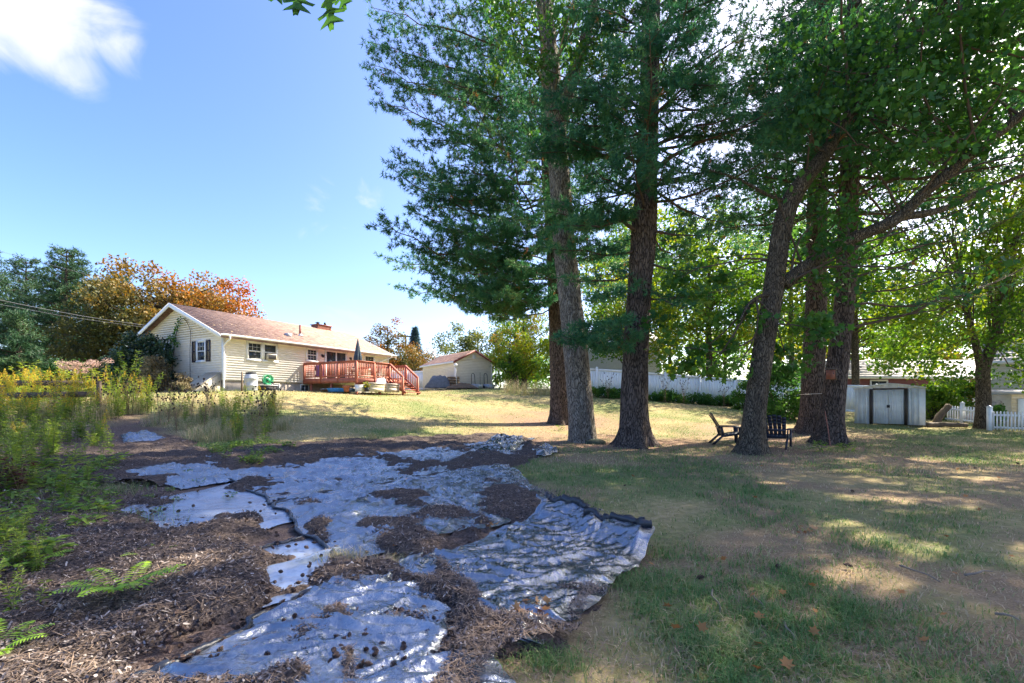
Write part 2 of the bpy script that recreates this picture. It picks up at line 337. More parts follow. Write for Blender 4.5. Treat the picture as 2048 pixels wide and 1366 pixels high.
# ------------------------------------------------------------------ black plastic sheets
def plastic(crease, c0, c1):
    m, nt, o = _new('black plastic film'); b = N(nt, 'ShaderNodeBsdfPrincipled'); b.inputs['Base Color'].default_value = (.012,.014,.02,1)
    b.inputs['Specular IOR Level'].default_value = 1.0; b.inputs['IOR'].default_value = 2.4
    tc = N(nt, 'ShaderNodeTexCoord'); n1 = N(nt, 'ShaderNodeTexNoise', i_Scale=3.0, i_Detail=7.0, i_Roughness=.7); LK(nt, tc, n1, 'Object')
    n2 = N(nt, 'ShaderNodeTexNoise', i_Scale=26.0, i_Detail=5.0, i_Roughness=.6); LK(nt, tc, n2, 'Object')
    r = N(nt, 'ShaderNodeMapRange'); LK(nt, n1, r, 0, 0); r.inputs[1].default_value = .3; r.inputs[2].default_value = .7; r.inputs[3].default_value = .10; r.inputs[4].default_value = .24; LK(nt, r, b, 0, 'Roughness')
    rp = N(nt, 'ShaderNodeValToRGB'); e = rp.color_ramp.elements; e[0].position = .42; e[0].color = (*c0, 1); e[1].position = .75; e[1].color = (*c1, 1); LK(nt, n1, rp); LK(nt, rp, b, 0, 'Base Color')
    b.inputs['Specular Tint'].default_value = (.90,.95,1,1)
    dz = N(nt, 'ShaderNodeMix', data_type='VECTOR', i_0=.10); LK(nt, tc, dz, 'Object', 4); LK(nt, n2, dz, 1, 5)
    mq = N(nt, 'ShaderNodeMapping'); mq.inputs['Scale'].default_value = (1, 2.3, 1); mq.inputs['Rotation'].default_value = (0, 0, .35); LK(nt, dz, mq, 1)
    def rdg(s): q = N(nt, 'ShaderNodeTexNoise', i_Scale=s, i_Detail=2.0, i_Roughness=.5); LK(nt, mq, q); return M(nt, 'SUBTRACT', 1.0, M(nt, 'MULTIPLY', M(nt, 'ABSOLUTE', M(nt, 'SUBTRACT', q, .5), None), 4.0))
    hh = M(nt, 'ADD', rdg(3.2), M(nt, 'MULTIPLY', rdg(7.5), .5)); hm = M(nt, 'MULTIPLY', hh, M(nt, 'MULTIPLY', n1, 2.0))
    bp = N(nt, 'ShaderNodeBump', i_Strength=crease, i_Distance=.05); LK(nt, hm, bp, 0, 'Height'); LK(nt, bp, b, 0, 'Normal'); LK(nt, b, o); return m
M_plastic_smooth = plastic(.12, (.20,.235,.29), (.36,.39,.44))  # pale blue-grey base: sky sheen painted into the colour of dusty black film
M_plastic = plastic(.25, (.035,.04,.052), (.26,.28,.31))  # silvery upper tone also paints reflected sky into the base colour
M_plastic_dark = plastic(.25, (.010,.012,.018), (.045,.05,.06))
M_hem = mat('rolled plastic edge', (.014,.017,.024), rough=.35, spec=.7, bump=.5, bscale=20)
SHEET_TOP = []
def sheet(name, label, px4, lift, amp, freq, n=(60, 60), hems=(), aniso=1.0, rot=0.0, seed=0, fold=None, edge=.13):
    c = [GR(*p) for p in px4]; ctr = np.mean(c, 0)
    u = np.linspace(0, 1, n[0]); v = np.linspace(0, 1, n[1]); U_, V_ = np.meshgrid(u, v, indexing='ij')
    w = lambda k, t: edge*(fbm(t*6+k*3.1, t*0+k*7.7+seed, 60+k, 3)-.5)
    Pq = ((1-U_)*(1-V_))[..., None]*c[0][:2]+(U_*(1-V_))[..., None]*c[1][:2]+(U_*V_)[..., None]*c[2][:2]+((1-U_)*V_)[..., None]*c[3][:2]
    Pq = Pq+np.stack([w(1, V_)*3*np.abs(2*U_-1)+w(2, U_), w(3, U_)*3*np.abs(2*V_-1)+w(4, V_)], -1)
    x, y = Pq[..., 0], Pq[..., 1]; ca, sa = math.cos(rot), math.sin(rot); a = (x*ca+y*sa)*freq; b_ = (-x*sa+y*ca)*freq*aniso
    wx = a+.7*(fbm(a*.7, b_*.7, 71+seed, 2)-.5); wy = b_+.7*(fbm(a*.7+5, b_*.7, 72+seed, 2)-.5)
    h = ridge(wx, wy, 73+seed, 4, .5)**2*.75+.35*ridge(wx*2.3+wy*.8, wy*2.1-wx*.9, 75+seed, 3, .5)**3
    am = amp*(.35+1.3*fbm(x*.9, y*.9, 77+seed, 3))
    eb = np.minimum(np.minimum(U_, 1-U_), np.minimum(V_, 1-V_))
    z = G(x, y)+lift+am*h*np.clip(eb*9+.25, 0, 1)
    if fold is not None: z = z+fold(U_, V_)
    crumple = amp > .03
    if crumple:                              # crumpled film: small flat facets of random tilt
        area = (x.max()-x.min())*(y.max()-y.min())*.6; zr = np.zeros(z.shape)
        for _ in range(int(min(620, 95*area))):
            k = rng.integers(x.size); cx_, cy_2 = x.flat[k], y.flat[k]; a_ = -.15+rot*.3+.5*rng.normal(); q_ = rng.random()**2.5; L_ = .06+.10*rng.random()+.5*q_; w_ = .010+.018*rng.random()+.03*q_; h_ = .008+.018*rng.random()+.05*q_
            dx, dy = x-cx_, y-cy_2; s1 = dx*math.cos(a_)+dy*math.sin(a_); s2 = -dx*math.sin(a_)+dy*math.cos(a_)+.12*s1*s1*rng.normal()*8
            zr = np.maximum(zr, zr*.3+h_*np.exp(-np.abs(s2)/w_)*np.exp(-(s1/L_)**2))
        z = z+zr*np.clip(eb*9+.3, 0, 1)
    pts = np.stack([x, y, z], -1)-ctr
    t = thing(name, label, 'plastic sheet', ctr, group='black plastic sheets laid over the bed')
    i = np.arange(n[0]-1)[:, None]*n[1]+np.arange(n[1]-1)[None]
    qq = np.stack([i, i+n[1], i+n[1]+1, i+1], -1).reshape(-1, 4)
    if crumple:
        fl = rng.random(len(qq)) < .5; tt = np.concatenate([qq[fl][:, [0, 1, 2]], qq[fl][:, [0, 2, 3]], qq[~fl][:, [0, 1, 3]], qq[~fl][:, [1, 2, 3]]])
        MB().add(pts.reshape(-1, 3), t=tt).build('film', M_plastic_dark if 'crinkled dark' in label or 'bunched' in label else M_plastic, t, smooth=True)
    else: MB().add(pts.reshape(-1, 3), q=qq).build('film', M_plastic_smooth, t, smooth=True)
    for side, r in hems:
        e = {0: pts[:, 0], 1: pts[-1, :], 2: pts[:, -1], 3: pts[0, :]}[side]
        e = spline(e[::3], 90); e = e+np.array([0, 0, r*.5])+.4*r*(rng.random((90, 3))-.5)
        tube(m := MB(), e, r*(.55+.9*fbm(np.arange(90)*.3, np.zeros(90), 5+seed, 3)), 7, wob=.5); m.build('rolled_edge', M_hem, t, smooth=True)
    return t
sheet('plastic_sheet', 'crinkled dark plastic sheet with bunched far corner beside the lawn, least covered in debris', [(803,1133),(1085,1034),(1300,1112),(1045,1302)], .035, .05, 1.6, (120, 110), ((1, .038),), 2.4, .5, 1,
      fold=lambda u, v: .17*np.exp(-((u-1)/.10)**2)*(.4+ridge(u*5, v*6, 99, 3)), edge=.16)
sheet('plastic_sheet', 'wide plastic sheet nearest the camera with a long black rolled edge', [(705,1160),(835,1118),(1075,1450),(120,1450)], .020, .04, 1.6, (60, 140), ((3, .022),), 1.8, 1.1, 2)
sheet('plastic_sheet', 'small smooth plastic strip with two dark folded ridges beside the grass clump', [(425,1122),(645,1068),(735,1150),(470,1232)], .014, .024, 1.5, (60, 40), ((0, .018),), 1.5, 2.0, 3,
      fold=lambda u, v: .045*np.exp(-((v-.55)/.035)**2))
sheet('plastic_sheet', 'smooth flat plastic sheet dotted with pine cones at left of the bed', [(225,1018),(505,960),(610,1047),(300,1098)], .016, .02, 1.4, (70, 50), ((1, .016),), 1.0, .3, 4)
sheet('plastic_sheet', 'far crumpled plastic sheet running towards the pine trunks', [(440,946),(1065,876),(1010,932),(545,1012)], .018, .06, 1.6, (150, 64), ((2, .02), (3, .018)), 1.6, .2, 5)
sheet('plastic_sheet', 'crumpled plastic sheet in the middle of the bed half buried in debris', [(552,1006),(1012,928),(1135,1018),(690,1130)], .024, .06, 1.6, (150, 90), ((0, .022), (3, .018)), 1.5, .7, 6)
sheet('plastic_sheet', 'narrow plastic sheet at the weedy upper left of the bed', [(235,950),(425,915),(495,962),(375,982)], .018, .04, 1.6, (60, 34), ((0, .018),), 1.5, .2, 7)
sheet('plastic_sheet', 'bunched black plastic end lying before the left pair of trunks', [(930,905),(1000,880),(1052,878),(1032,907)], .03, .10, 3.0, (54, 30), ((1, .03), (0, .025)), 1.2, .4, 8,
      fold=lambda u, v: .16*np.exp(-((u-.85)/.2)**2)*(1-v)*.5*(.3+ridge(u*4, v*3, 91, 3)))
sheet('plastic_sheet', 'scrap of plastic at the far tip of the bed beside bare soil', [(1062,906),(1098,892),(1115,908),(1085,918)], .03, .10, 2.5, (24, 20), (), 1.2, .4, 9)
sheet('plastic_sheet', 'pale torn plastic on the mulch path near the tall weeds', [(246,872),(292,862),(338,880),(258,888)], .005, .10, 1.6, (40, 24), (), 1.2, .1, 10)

# ------------------------------------------------------------------ debris over the sheets (needles, chips, cones)
CLEAN = [(420,1015,130,36),(560,1035,60,25),(560,1100,75,25),(590,1150,60,28),(430,955,60,16),(560,950,90,16),(700,935,90,14),(860,912,80,9),(1000,893,60,10),(700,985,110,16),(880,975,110,28),(960,955,60,16),(760,1030,90,22),(690,1010,60,18),(700,1075,35,30),(740,1120,50,14),
         (450,1290,170,55),(350,1340,140,40),(640,1330,60,50),(560,1230,60,40),(640,1210,45,30),(780,1210,70,30),(850,1290,110,40),(800,1350,130,45),(700,1290,45,40),(880,1225,60,28),(1080,1110,190,62),(960,1120,120,45),(1000,1190,120,50),(1080,1240,80,40),(1180,1110,90,50),(1235,1115,70,40),(300,945,55,9),(900,1005,70,18),(1095,1008,40,8),(290,872,45,10),(840,1150,40,25),(880,1065,30,10)]
STRONG = [(430,1012,120,34),(560,1030,50,22),(330,1045,50,16),(585,1150,55,26),(560,1098,70,18),(450,960,50,13),(800,1130,20,12),(400,1320,110,40),(520,1260,60,30),(800,1330,90,36),(860,1260,60,24),(620,955,70,11),(880,985,80,18),(720,945,60,9),(760,1035,60,14)]
DIRTY = [(700,1015,150,8),(820,1000,90,9),(480,1038,70,11),(330,1010,60,12),(640,1060,40,14),(560,1085,50,9),(700,1160,130,22),(610,1330,40,60),(700,1330,20,60),(900,1200,55,22),(930,1215,40,18),(1000,1010,90,30),(1030,1030,90,14),(760,1065,60,11),(900,1040,70,14),(1020,1320,120,60),(1180,1230,60,30),(760,1000,130,6),(1150,1195,50,16),(590,1290,50,26),(980,985,60,10),(460,1150,130,40),(400,1210,120,50),(250,1130,160,60),(820,1095,50,16),(760,1170,80,16),(680,1260,30,30)]
def blob(x, y, lst):
    px = 1024+FPX*x/np.maximum(y, .5); py = HZ+FPX*(EYE-G(x, y))/np.maximum(y, .5); s = np.zeros(x.shape)
    for a, b, c, d in lst: s = np.maximum(s, np.exp(-(((px-a)/c)**2+((py-b)/d)**2)))
    return s
def litter(x, y):
    n = 1.3*(fbm(x*1.9, y*1.4, 81, 5, .62)-.5)*2+.55*(fbm(x*8, y*8, 85, 4, .7)-.5)+.35*(fbm(x*2.2+4, y*3.4, 86, 4)-.5)
    return n+.60+1.0*blob(x, y, DIRTY)-1.38*blob(x, y, CLEAN)-.7*blob(x, y, STRONG)
def litter_field(name, x0, x1, y0, y1, ds, label):
    a = np.arange(x0, x1, ds); b = np.arange(y0, y1, ds); X, Y = np.meshgrid(a, b)
    X = X+ds*.35*(rng.random(X.shape)-.5); Y = Y+ds*.35*(rng.random(X.shape)-.5)
    L = litter(X, Y); bd = bedness(X, Y)
    keep = (np.abs(X)/Y < 1.35) & (bd > -.1)
    Zl = G(X, Y)+np.clip(L*.10, -.05, .09)+np.where(L > 0, .018*(rng.random(X.shape)-.4)+.02*fbm(X*7, Y*7, 88, 3), 0)+.022-.16*np.clip((.30-bd)/.40, 0, 1)
    n = len(a); i = np.arange(len(b)-1)[:, None]*n+np.arange(n-1)[None]
    ok = keep[:-1, :-1] & ((L > -.2)[:-1, :-1] | (L > -.2)[1:, 1:])
    i = i[ok]; q = np.stack([i, i+1, i+n+1, i+n], -1).reshape(-1, 4)
    used, inv = np.unique(q, return_inverse=True)
    MB().add(np.stack([X, Y, Zl], -1).reshape(-1, 3)[used], q=inv.reshape(-1, 4)).build(name, M_litter, smooth=False, kind='stuff', label=label, cat='litter')
M_litter = mat('needle and cone litter', (.045,.035,.031), (.17,.13,.11), var=.5, scale=38, rough=.95, bump=.9, bscale=70, spec=.1, detail=8)
litter_field('pine_litter', -5.2, 2.6, 2.1, 7.0, .032, 'rusty brown needle and cone litter drifted over the nearer plastic')
litter_field('pine_litter', -9.0, 2.6, 7.0, 15.5, .06, 'brown litter drifted over the farther plastic sheets')
# ------------------------------------------------------------------ materials for buildings
M_siding = mat('cream siding', (.78,.73,.66), var=.07, scale=2.5, rough=.55, stretch=(1,1,3))
M_white = mat('white trim', (.80,.80,.78), var=.05, rough=.45)
M_vinyl = mat('white vinyl', (.86,.87,.88), var=.04, scale=2, rough=.4)
M_roof = mat('brown shingles', (.25,.14,.105), (.40,.26,.205), scale=3.5, rough=.9, bump=.6, bscale=60)
M_found = mat('concrete foundation', (.42,.36,.30), var=.2, rough=.9, bump=.3)
M_shut = mat('dark shutter', (.045,.035,.045), rough=.5)
M_glass = mat('window glass', (.03,.04,.05), (.05,.06,.07), var=.3, scale=2.0, rough=.06, spec=.35)
M_deck = mat('redwood stain', (.40,.125,.075), var=.22, scale=7, rough=.65, stretch=(1,1,.3), bump=.15)
M_brick = mat('chimney brick', (.24,.10,.07), var=.3, scale=14, rough=.9)
M_black = mat('black metal', (.02,.02,.022), rough=.45)
M_dark = mat('dark interior', (.03,.03,.035), rough=.8)
M_grey = mat('grey plastic', (.42,.44,.47), var=.1, rough=.5)
M_beige = mat('beige plastic', (.55,.48,.36), var=.1, rough=.5)
M_umb = mat('slate umbrella cloth', (.06,.085,.105), var=.2, rough=.8)
M_wood_old = mat('weathered wood', (.13,.095,.065), var=.35, scale=12, rough=.9, stretch=(1,1,.3))
M_navy = mat('navy plastic', (.014,.018,.034), var=.2, rough=.42, spec=.5)
M_tarp = mat('slate tarp', (.10,.12,.15), var=.25, rough=.6, bump=.5, bscale=8)
M_green_hose = mat('green hose', (.03,.32,.14), rough=.45)
M_blue = mat('blue plastic', (.08,.30,.55), rough=.5)
M_terra = mat('terracotta', (.42,.15,.09), rough=.8)
M_trim_red = mat('maroon trim', (.19,.05,.04), rough=.6)

M_sash = mat('window sash', (.62,.62,.60), var=.05, rough=.5)
def lap_siding(mb, length, h0, h1, course, fn_len=None, axis='x', out=-1, off=0.0, thick=.014):
    """overlapping boards on a wall; fn_len(z) gives the span at height z. axis x: wall along x facing out*y; axis y: wall along y facing out*x"""
    z = h0
    while z < h1-1e-4:
        z2 = min(z+course, h1)
        a0, a1 = fn_len(z) if fn_len else (0, length); b0, b1 = fn_len(z2) if fn_len else (0, length)
        o0 = off+out*thick; o1 = off+out*.004
        if axis == 'x': v = [(a0,o0,z),(a1,o0,z),(b1,o1,z2),(b0,o1,z2),(a0,off,z),(a1,off,z)]
        else: v = [(o0,a0,z),(o0,a1,z),(o1,b1,z2),(o1,b0,z2),(off,a0,z),(off,a1,z)]
        mb.add(v, q=[(0,1,2,3),(4,5,1,0)]); z = z2
    return mb
def window(parent, a0, a1, z0, z1, axis='x', out=-1, off=0.0, grid=(3, 2), frame=.09, split=True, name='window', mat_frame=None, nogrid_low=False):
    """double-hung window: frame, two sashes with muntins, two panes"""
    mf = mat_frame or M_white
    def bx(mb, p0, p1, q0, q1, d0, d1):
        d0, d1 = sorted((off+out*d0, off+out*d1))
        return box(mb, p0, p1, d0, d1, q0, q1) if axis == 'x' else box(mb, d0, d1, p0, p1, q0, q1)
    fr = MB(); f = frame
    bx(fr, a0-f, a1+f, z0-f, z0, .005, .085); bx(fr, a0-f, a1+f, z1, z1+f, .005, .07); bx(fr, a0-f, a0, z0, z1, .005, .07); bx(fr, a1, a1+f, z0, z1, .005, .07)
    w = fr.build(name, mf, parent)
    zm = (z0+z1)/2
    sm = MB(); bx(sm, a0, a1, zm-.02, zm+.02, .016, .055); s = .035
    for za, zb in ((z0, zm), (zm, z1)):
        bx(sm, a0, a0+s, za, zb, .016, .05); bx(sm, a1-s, a1, za, zb, .016, .05); bx(sm, a0, a1, za, za+s, .016, .049); bx(sm, a0, a1, zb-s, zb, .016, .049)
        if nogrid_low and za == z0: continue
        for k in range(1, grid[0]): c = a0+(a1-a0)*k/grid[0]; bx(sm, c-.006, c+.006, za, zb, .03, .042)
        for k in range(1, grid[1]): c = za+(zb-za)*k/grid[1]; bx(sm, a0, a1, c-.006, c+.006, .03, .042)
    sm.build('sash', M_sash if mat_frame is None else mf, w)
    for za, zb in ((z0, zm), (zm, z1)): bx(p := MB(), a0+.02, a1-.02, za+.02, zb-.02, .018, .028); p.build('pane', M_glass, w)
    return w

# ------------------------------------------------------------------ ranch house
HA = math.atan2(.886, .463); HL, HD, HE, HR = 11.9, 8.7, 2.9, 4.78
house = thing('ranch_house', 'cream sided single storey house with brown shingle roof and dark shutters', 'house', (-14.7, 23.2, 1.96), HA)
def part(name, m, parent, fn, smooth=False, **k):
    mb = MB(); fn(mb); return mb.build(name, m, parent, smooth, **k)
part('foundation', M_found, house, lambda b: box(b, .06, HL-.06, .06, HD-.06, -.6, .56))
part('wall', M_siding, house, lambda b: (lap_siding(b, HL, .55, HE, .127, None, 'x', -1, 0), box(b, 0, HL, 0, .1, .55, HE)), label='long cream lap sided wall under the gutter')
def gab(z):
    if z <= HE: return (0, HD)
    t = (z-HE)/(HR-.12-HE); return (HD/2*t, HD-HD/2*t)
part('wall', M_siding, house, lambda b: (lap_siding(b, HD, .55, HR-.15, .127, gab, 'y', -1, 0), b.add([(.03,0,.55),(.03,HD,.55),(.03,HD,HE),(.03,HD/2,HR-.12),(.03,0,HE)], q=[(0,1,2,4)], t=[(2,3,4)])), label='shaded gable wall of cream lap siding')
part('wall', M_siding, house, lambda b: (lap_siding(b, HD, .55, HR-.15, .127, gab, 'y', 1, HL), box(b, 0, HL, HD-.1, HD, .55, HE)))
def roof(b):
    o, e = .38, .48; sl = (HR-HE)/(HD/2); ze = HE-e*sl+.06; t = .09
    n = 16
    for s in (0, 1):
        for k in range(n):                                   # overlapping shingle courses
            f0, f1 = k/n, (k+1)/n
            yy = [(-e+(HD/2+e)*f) for f in (f0, f1)]; zz = [ze+(HR+.06-ze)*f for f in (f0, f1)]
            if s: yy = [HD-y for y in yy]
            d = .022
            hexa(b, [(-o,yy[0],zz[0]-t),(HL+o,yy[0],zz[0]-t),(HL+o,yy[1],zz[1]-t),(-o,yy[1],zz[1]-t),(-o,yy[0],zz[0]+d),(HL+o,yy[0],zz[0]+d),(HL+o,yy[1],zz[1]),(-o,yy[1],zz[1])])
rf = part('roof', M_roof, house, roof)
def roof_litter(b):
    n = 260; s0 = (HR-HE)/(HD/2); x_ = HL*rng.random(n); y_ = -.40+2.2*rng.random(n)**2.6; z_ = HE+y_*s0+.095; c = np.stack([x_, y_, z_], -1); a_ = rng.random(n)*6.28; L_ = .03+.05*rng.random(n)
    d = np.stack([np.cos(a_)*L_, np.sin(a_)*L_, np.sin(a_)*L_*s0], -1); e_ = np.stack([-np.sin(a_)*L_*.6, np.cos(a_)*L_*.6, np.cos(a_)*L_*.6*s0], -1)
    b.add(np.stack([c-d, c+e_, c+d, c-e_], 1).reshape(-1, 3), q=np.arange(4*n).reshape(-1, 4))
part('fallen_leaves', mat('pale fallen leaves', (.42,.30,.18), var=.4, scale=30, rough=.9), rf, roof_litter, kind='stuff')
sl = (HR-HE)/(HD/2); ze = HE-.42*sl+.06
def rake(b, x):
    for s in (0, 1):
        f = lambda y: HD-y if s else y
        a = (x, f(-.44), ze-.02); c = (x, f(HD/2), HR+.02)
        b.add([(x-.02,a[1],a[2]-.17),(x+.02,a[1],a[2]-.17),(x+.02,c[1],c[2]-.17),(x-.02,c[1],c[2]-.17),(x-.02,a[1],a[2]+.05),(x+.02,a[1],a[2]+.05),(x+.02,c[1],c[2]+.05),(x-.02,c[1],c[2]+.05)], q=BQ)
for x in (-.405, HL+.405): part('rake_board', M_white, rf, lambda b: rake(b, x))
def soffit(b):
    for y0, y1 in ((-.40, -.001), (HD+.001, HD+.40)): box(b, -.37, HL+.37, y0, y1, HE-.16, HE-.145)
part('soffit', M_white, rf, soffit)
def gutter(b):
    pr = [(-.42,-.02),(-.42,-.11),(-.47,-.13),(-.52,-.10),(-.545,-.03),(-.53,-.015),(-.515,-.03),(-.50,-.09),(-.46,-.11),(-.435,-.09)]
    v = [(x, a, HE-.02+c) for x in (-.36, HL+.36) for a, c in pr]; n = len(pr)
    b.add(v, q=[(i, (i+1) % n, n+(i+1) % n, n+i) for i in range(n)])
part('gutter', M_white, rf, gutter)
part('downspout', M_white, house, lambda b: tube(b, spline([(.02,-.49,HE-.12),(.02,-.47,HE-.28),(-.03,-.12,HE-.55),(-.035,-.07,HE-.75),(-.035,-.07,1.6),(-.035,-.07,.3),(-.05,-.14,.12)], 26), .045, 6))
part('downspout', M_white, house, lambda b: tube(b, spline([(HL-.2,-.47,HE-.12),(HL-.2,-.44,HE-.26),(HL-.9,-.10,HE-.62),(HL-.95,-.06,HE-.8),(HL-.95,-.06,1.2),(HL-.95,-.06,.3)], 26), .045, 6))
for x in (-.05, HL-.07): part('corner_board', M_white, house, lambda b: box(b, x, x+.12, -.034, .09, .55, HE-.17))
window(house, 1.25, 1.98, 1.74, 2.62, grid=(3, 2), nogrid_low=True); w2 = window(house, 2.16, 2.88, 1.74, 2.62, grid=(1, 1))
window(house, 4.92, 5.58, 1.96, 2.62); window(house, 9.6, 10.4, 1.74, 2.62)
window(house, 1.62, 2.3, 1.62, 2.62, axis='y', nogrid_low=True)
window(house, 5.6, 6.28, 1.62, 2.62, axis='y')
for y0, y1 in ((1.12, 1.48), (2.44, 2.80), (5.1, 5.46), (6.42, 6.78)):
    def shut(b, y0=y0, y1=y1):
        for a, c in ((y0, y0+.06), (y1-.06, y1)): box(b, -.06, -.025, a, c, 1.55, 2.68)
        for a, c in ((1.55, 1.62), (2.1, 2.16), (2.62, 2.68)): box(b, -.06, -.025, y0+.06, y1-.06, a, c)
        for k in range(24): z = 1.63+k*.042; bar(b, (-.04, y0+.06, z), (-.04, y1-.06, z), .03, .012, (-.6, 0, 1))
    part('shutter', M_shut, house, shut)
def sdoor(b):
    box(b, 6.22, 7.95, -.07, -.005, 2.62, 2.72); box(b, 6.22, 6.32, -.07, -.005, .6, 2.62); box(b, 7.85, 7.95, -.07, -.005, .6, 2.62); box(b, 7.05, 7.13, -.055, -.005, .6, 2.62); box(b, 6.32, 7.85, -.055, -.005, .6, .7)
sd = part('sliding_door', M_white, house, sdoor)
for a, c in ((6.34, 7.04), (7.14, 7.84)): part('pane', M_glass, sd, lambda b: box(b, a, c, -.04, -.018, .72, 2.6))
for x in (6.0, 8.25):
    part('wall_lamp', M_black, house, lambda b: (box(b, x-.05, x+.05, -.05, -.02, 2.28, 2.4), lathe(b, [(.0,0),(.05,.0),(.075,.12),(.05,.17),(.0,.2)], 10, (x, -.12, 2.2))))
for x0, x1 in ((2.25, 3.15), (4.5, 5.1), (9.4, 10.0)):
    bw = part('basement_window', M_white, house, lambda b: (box(b, x0, x1, .03, .062, .06, .10), box(b, x0, x1, .03, .062, .44, .48), box(b, x0, x0+.05, .03, .062, .10, .44), box(b, x1-.05, x1, .03, .062, .10, .44), box(b, (x0+x1)/2-.015, (x0+x1)/2+.015, .03, .056, .1, .44)))
    part('pane', M_glass, bw, lambda b: box(b, x0+.03, x1-.03, .045, .055, .09, .45))
part('vent_pipe', M_trim_red, rf, lambda b: tube(b, [(5.6,1.5,HE+1.5*sl-.1),(5.6,1.5,HE+1.5*sl+.75)], .06, 10))
part('vent_flashing', M_grey, rf, lambda b: lathe(b, [(.17,0),(.08,.12),(.065,.14)], 12, (5.6, 1.47, HE+1.5*sl+.05)))
part('roof_vent', M_grey, rf, lambda b: (box(b, 4.35, 4.65, 1.0, 1.3, HE+1.0*sl+.06, HE+1.3*sl+.14)))
def chim(b):
    z0 = HE+3.2*sl; nb = 10
    for r in range(8):
        for c in range(nb):
            o = .05 if r % 2 else 0; x = 9.0+c*.125+o
            if x+.115 < 10.25: box(b, x, x+.115, 4.05, 4.14, HR-.35+r*.075, HR-.35+r*.075+.065)
    box(b, 9.01, 10.24, 4.06, 4.75, HR-.6, HR+.24); box(b, 8.95, 10.30, 4.0, 4.8, HR+.24, HR+.30)
ch = part('chimney', M_brick, rf, chim)
part('flue_cap', M_black, ch, lambda b: (tube(b, [(9.3,4.4,HR+.30),(9.3,4.4,HR+.42)], .09, 10), lathe(b, [(.2,.0),(.0,.1)], 10, (9.3, 4.4, HR+.43))))
part('flue', M_black, ch, lambda b: tube(b, [(9.95,4.4,HR+.30),(9.95,4.4,HR+.55)], .09, 10))
# things on and by the house
def hp(u, v, z): return np.array([-14.7+.463*u-.886*v, 23.2+.886*u+.463*v, 1.96+z])
ac = thing('air_conditioner', 'beige window air conditioner under the raised sash', 'air conditioner', hp(2.5, -.02, 1.75), HA)
part('case', M_beige, ac, lambda b: box(b, -.26, .26, -.24, .0, .02, .34))
part('grille', M_dark, ac, lambda b: [box(b, -.24+.04*k, -.215+.04*k, -.252, -.242, .05, .31) for k in range(12)])
blk = thing('cellar_bulkhead', 'slanted ribbed beige cellar door at the gable corner', 'cellar door', hp(-.02, .15, 0), HA)
def bulk(b):
    hexa(b, [(-1.35,0,-.3),(-.03,0,-.3),(-.03,1.25,-.3),(-1.35,1.25,-.3),(-1.2,0,.05),(-.03,0,.92),(-.03,1.25,.92),(-1.2,1.25,.05)])
part('sides', M_beige, blk, bulk)
part('door', M_beige, blk, lambda b: [hexa(b, [(-1.24,y,.07),(-.05,y,.95),(-.05,y+.1,.95),(-1.24,y+.1,.07),(-1.25,y+.015,.10),(-.06,y+.015,.98),(-.06,y+.085,.98),(-1.25,y+.085,.10)]) for y in np.arange(0, 1.2, .125)])
dr = thing('rain_barrel', 'pale grey plastic barrel with dark lid by the downspout', 'barrel', hp(.95, -.75, 0), HA)
part('drum', M_grey, dr, lambda b: lathe(b, [(0,0),(.27,.0),(.30,.06),(.305,.25),(.33,.27),(.33,.31),(.31,.33),(.315,.62),(.335,.64),(.335,.68),(.30,.72),(.26,.86),(.22,.90),(0,.90)], 24), smooth=True)
part('lid', M_dark, dr, lambda b: lathe(b, [(.24,.88),(.25,.95),(.24,.98),(.0,1.0)], 24), smooth=True)
hs = thing('garden_hose', 'bright green hose coiled on a dark box under the wall', 'hose', hp(1.95, -.65, .36), HA)
def coil(b):
    t = np.linspace(0, 2*np.pi*9, 260); r = .22+.05*np.sin(t*.37)
    tube(b, np.stack([r*np.cos(t), .08*np.sin(t*.21)+.0*t, .27+r*np.sin(t)], -1)+np.stack([.02*np.sin(t*1.7), np.linspace(-.1, .1, 260), 0*t], -1), .018, 5)
part('coil', M_green_hose, hs, coil, smooth=True)
part('reel_hub', M_green_hose, hs, lambda b: (tube(b, [(0,-.13,.27),(0,.13,.27)], .1, 12), bar(b, (-.16,0,.02), (0,0,.28), .03, .03), bar(b, (.16,0,.02), (0,0,.28), .03, .03)))
bxx = thing('plastic_bin', 'low dark grey bin beneath the green hose', 'bin', hp(1.95, -.65, 0), HA)
part('tub', M_dark, bxx, lambda b: hexa(b, [(-.34,-.2,0),(.34,-.2,0),(.34,.2,0),(-.34,.2,0),(-.4,-.25,.31),(.4,-.25,.31),(.4,.25,.31),(-.4,.25,.31)]))
part('rim', M_grey, bxx, lambda b: box(b, -.43, .43, -.27, .27, .31, .355))
fp = thing('post_stake', 'short dark stake in the lawn beside the barrel', 'stake', hp(.25, -1.1, -.1), HA)
part('stake', M_wood_old, fp, lambda b: bar(b, (0,0,0), (.02,0,1.05), .06, .06))
vine = thing('wall_vine', 'green vine climbing the gable siding beside a dead stem', 'vine', hp(-.06, 4.6, 0), HA)
part('stem', M_twig, vine, lambda b: (tube(b, spline([(-.02,0,.1),(-.03,.05,1.2),(-.02,-.1,2.4),(-.02,-.35,3.3),(-.03,-.7,3.9),(-.02,-1.1,3.95),(-.02,-1.45,3.7)], 40), .018, 5), tube(b, spline([(-.03,-1.45,3.7),(-.03,-1.75,3.2),(-.03,-1.7,2.2),(-.03,-1.72,.3)], 30), .014, 5)))

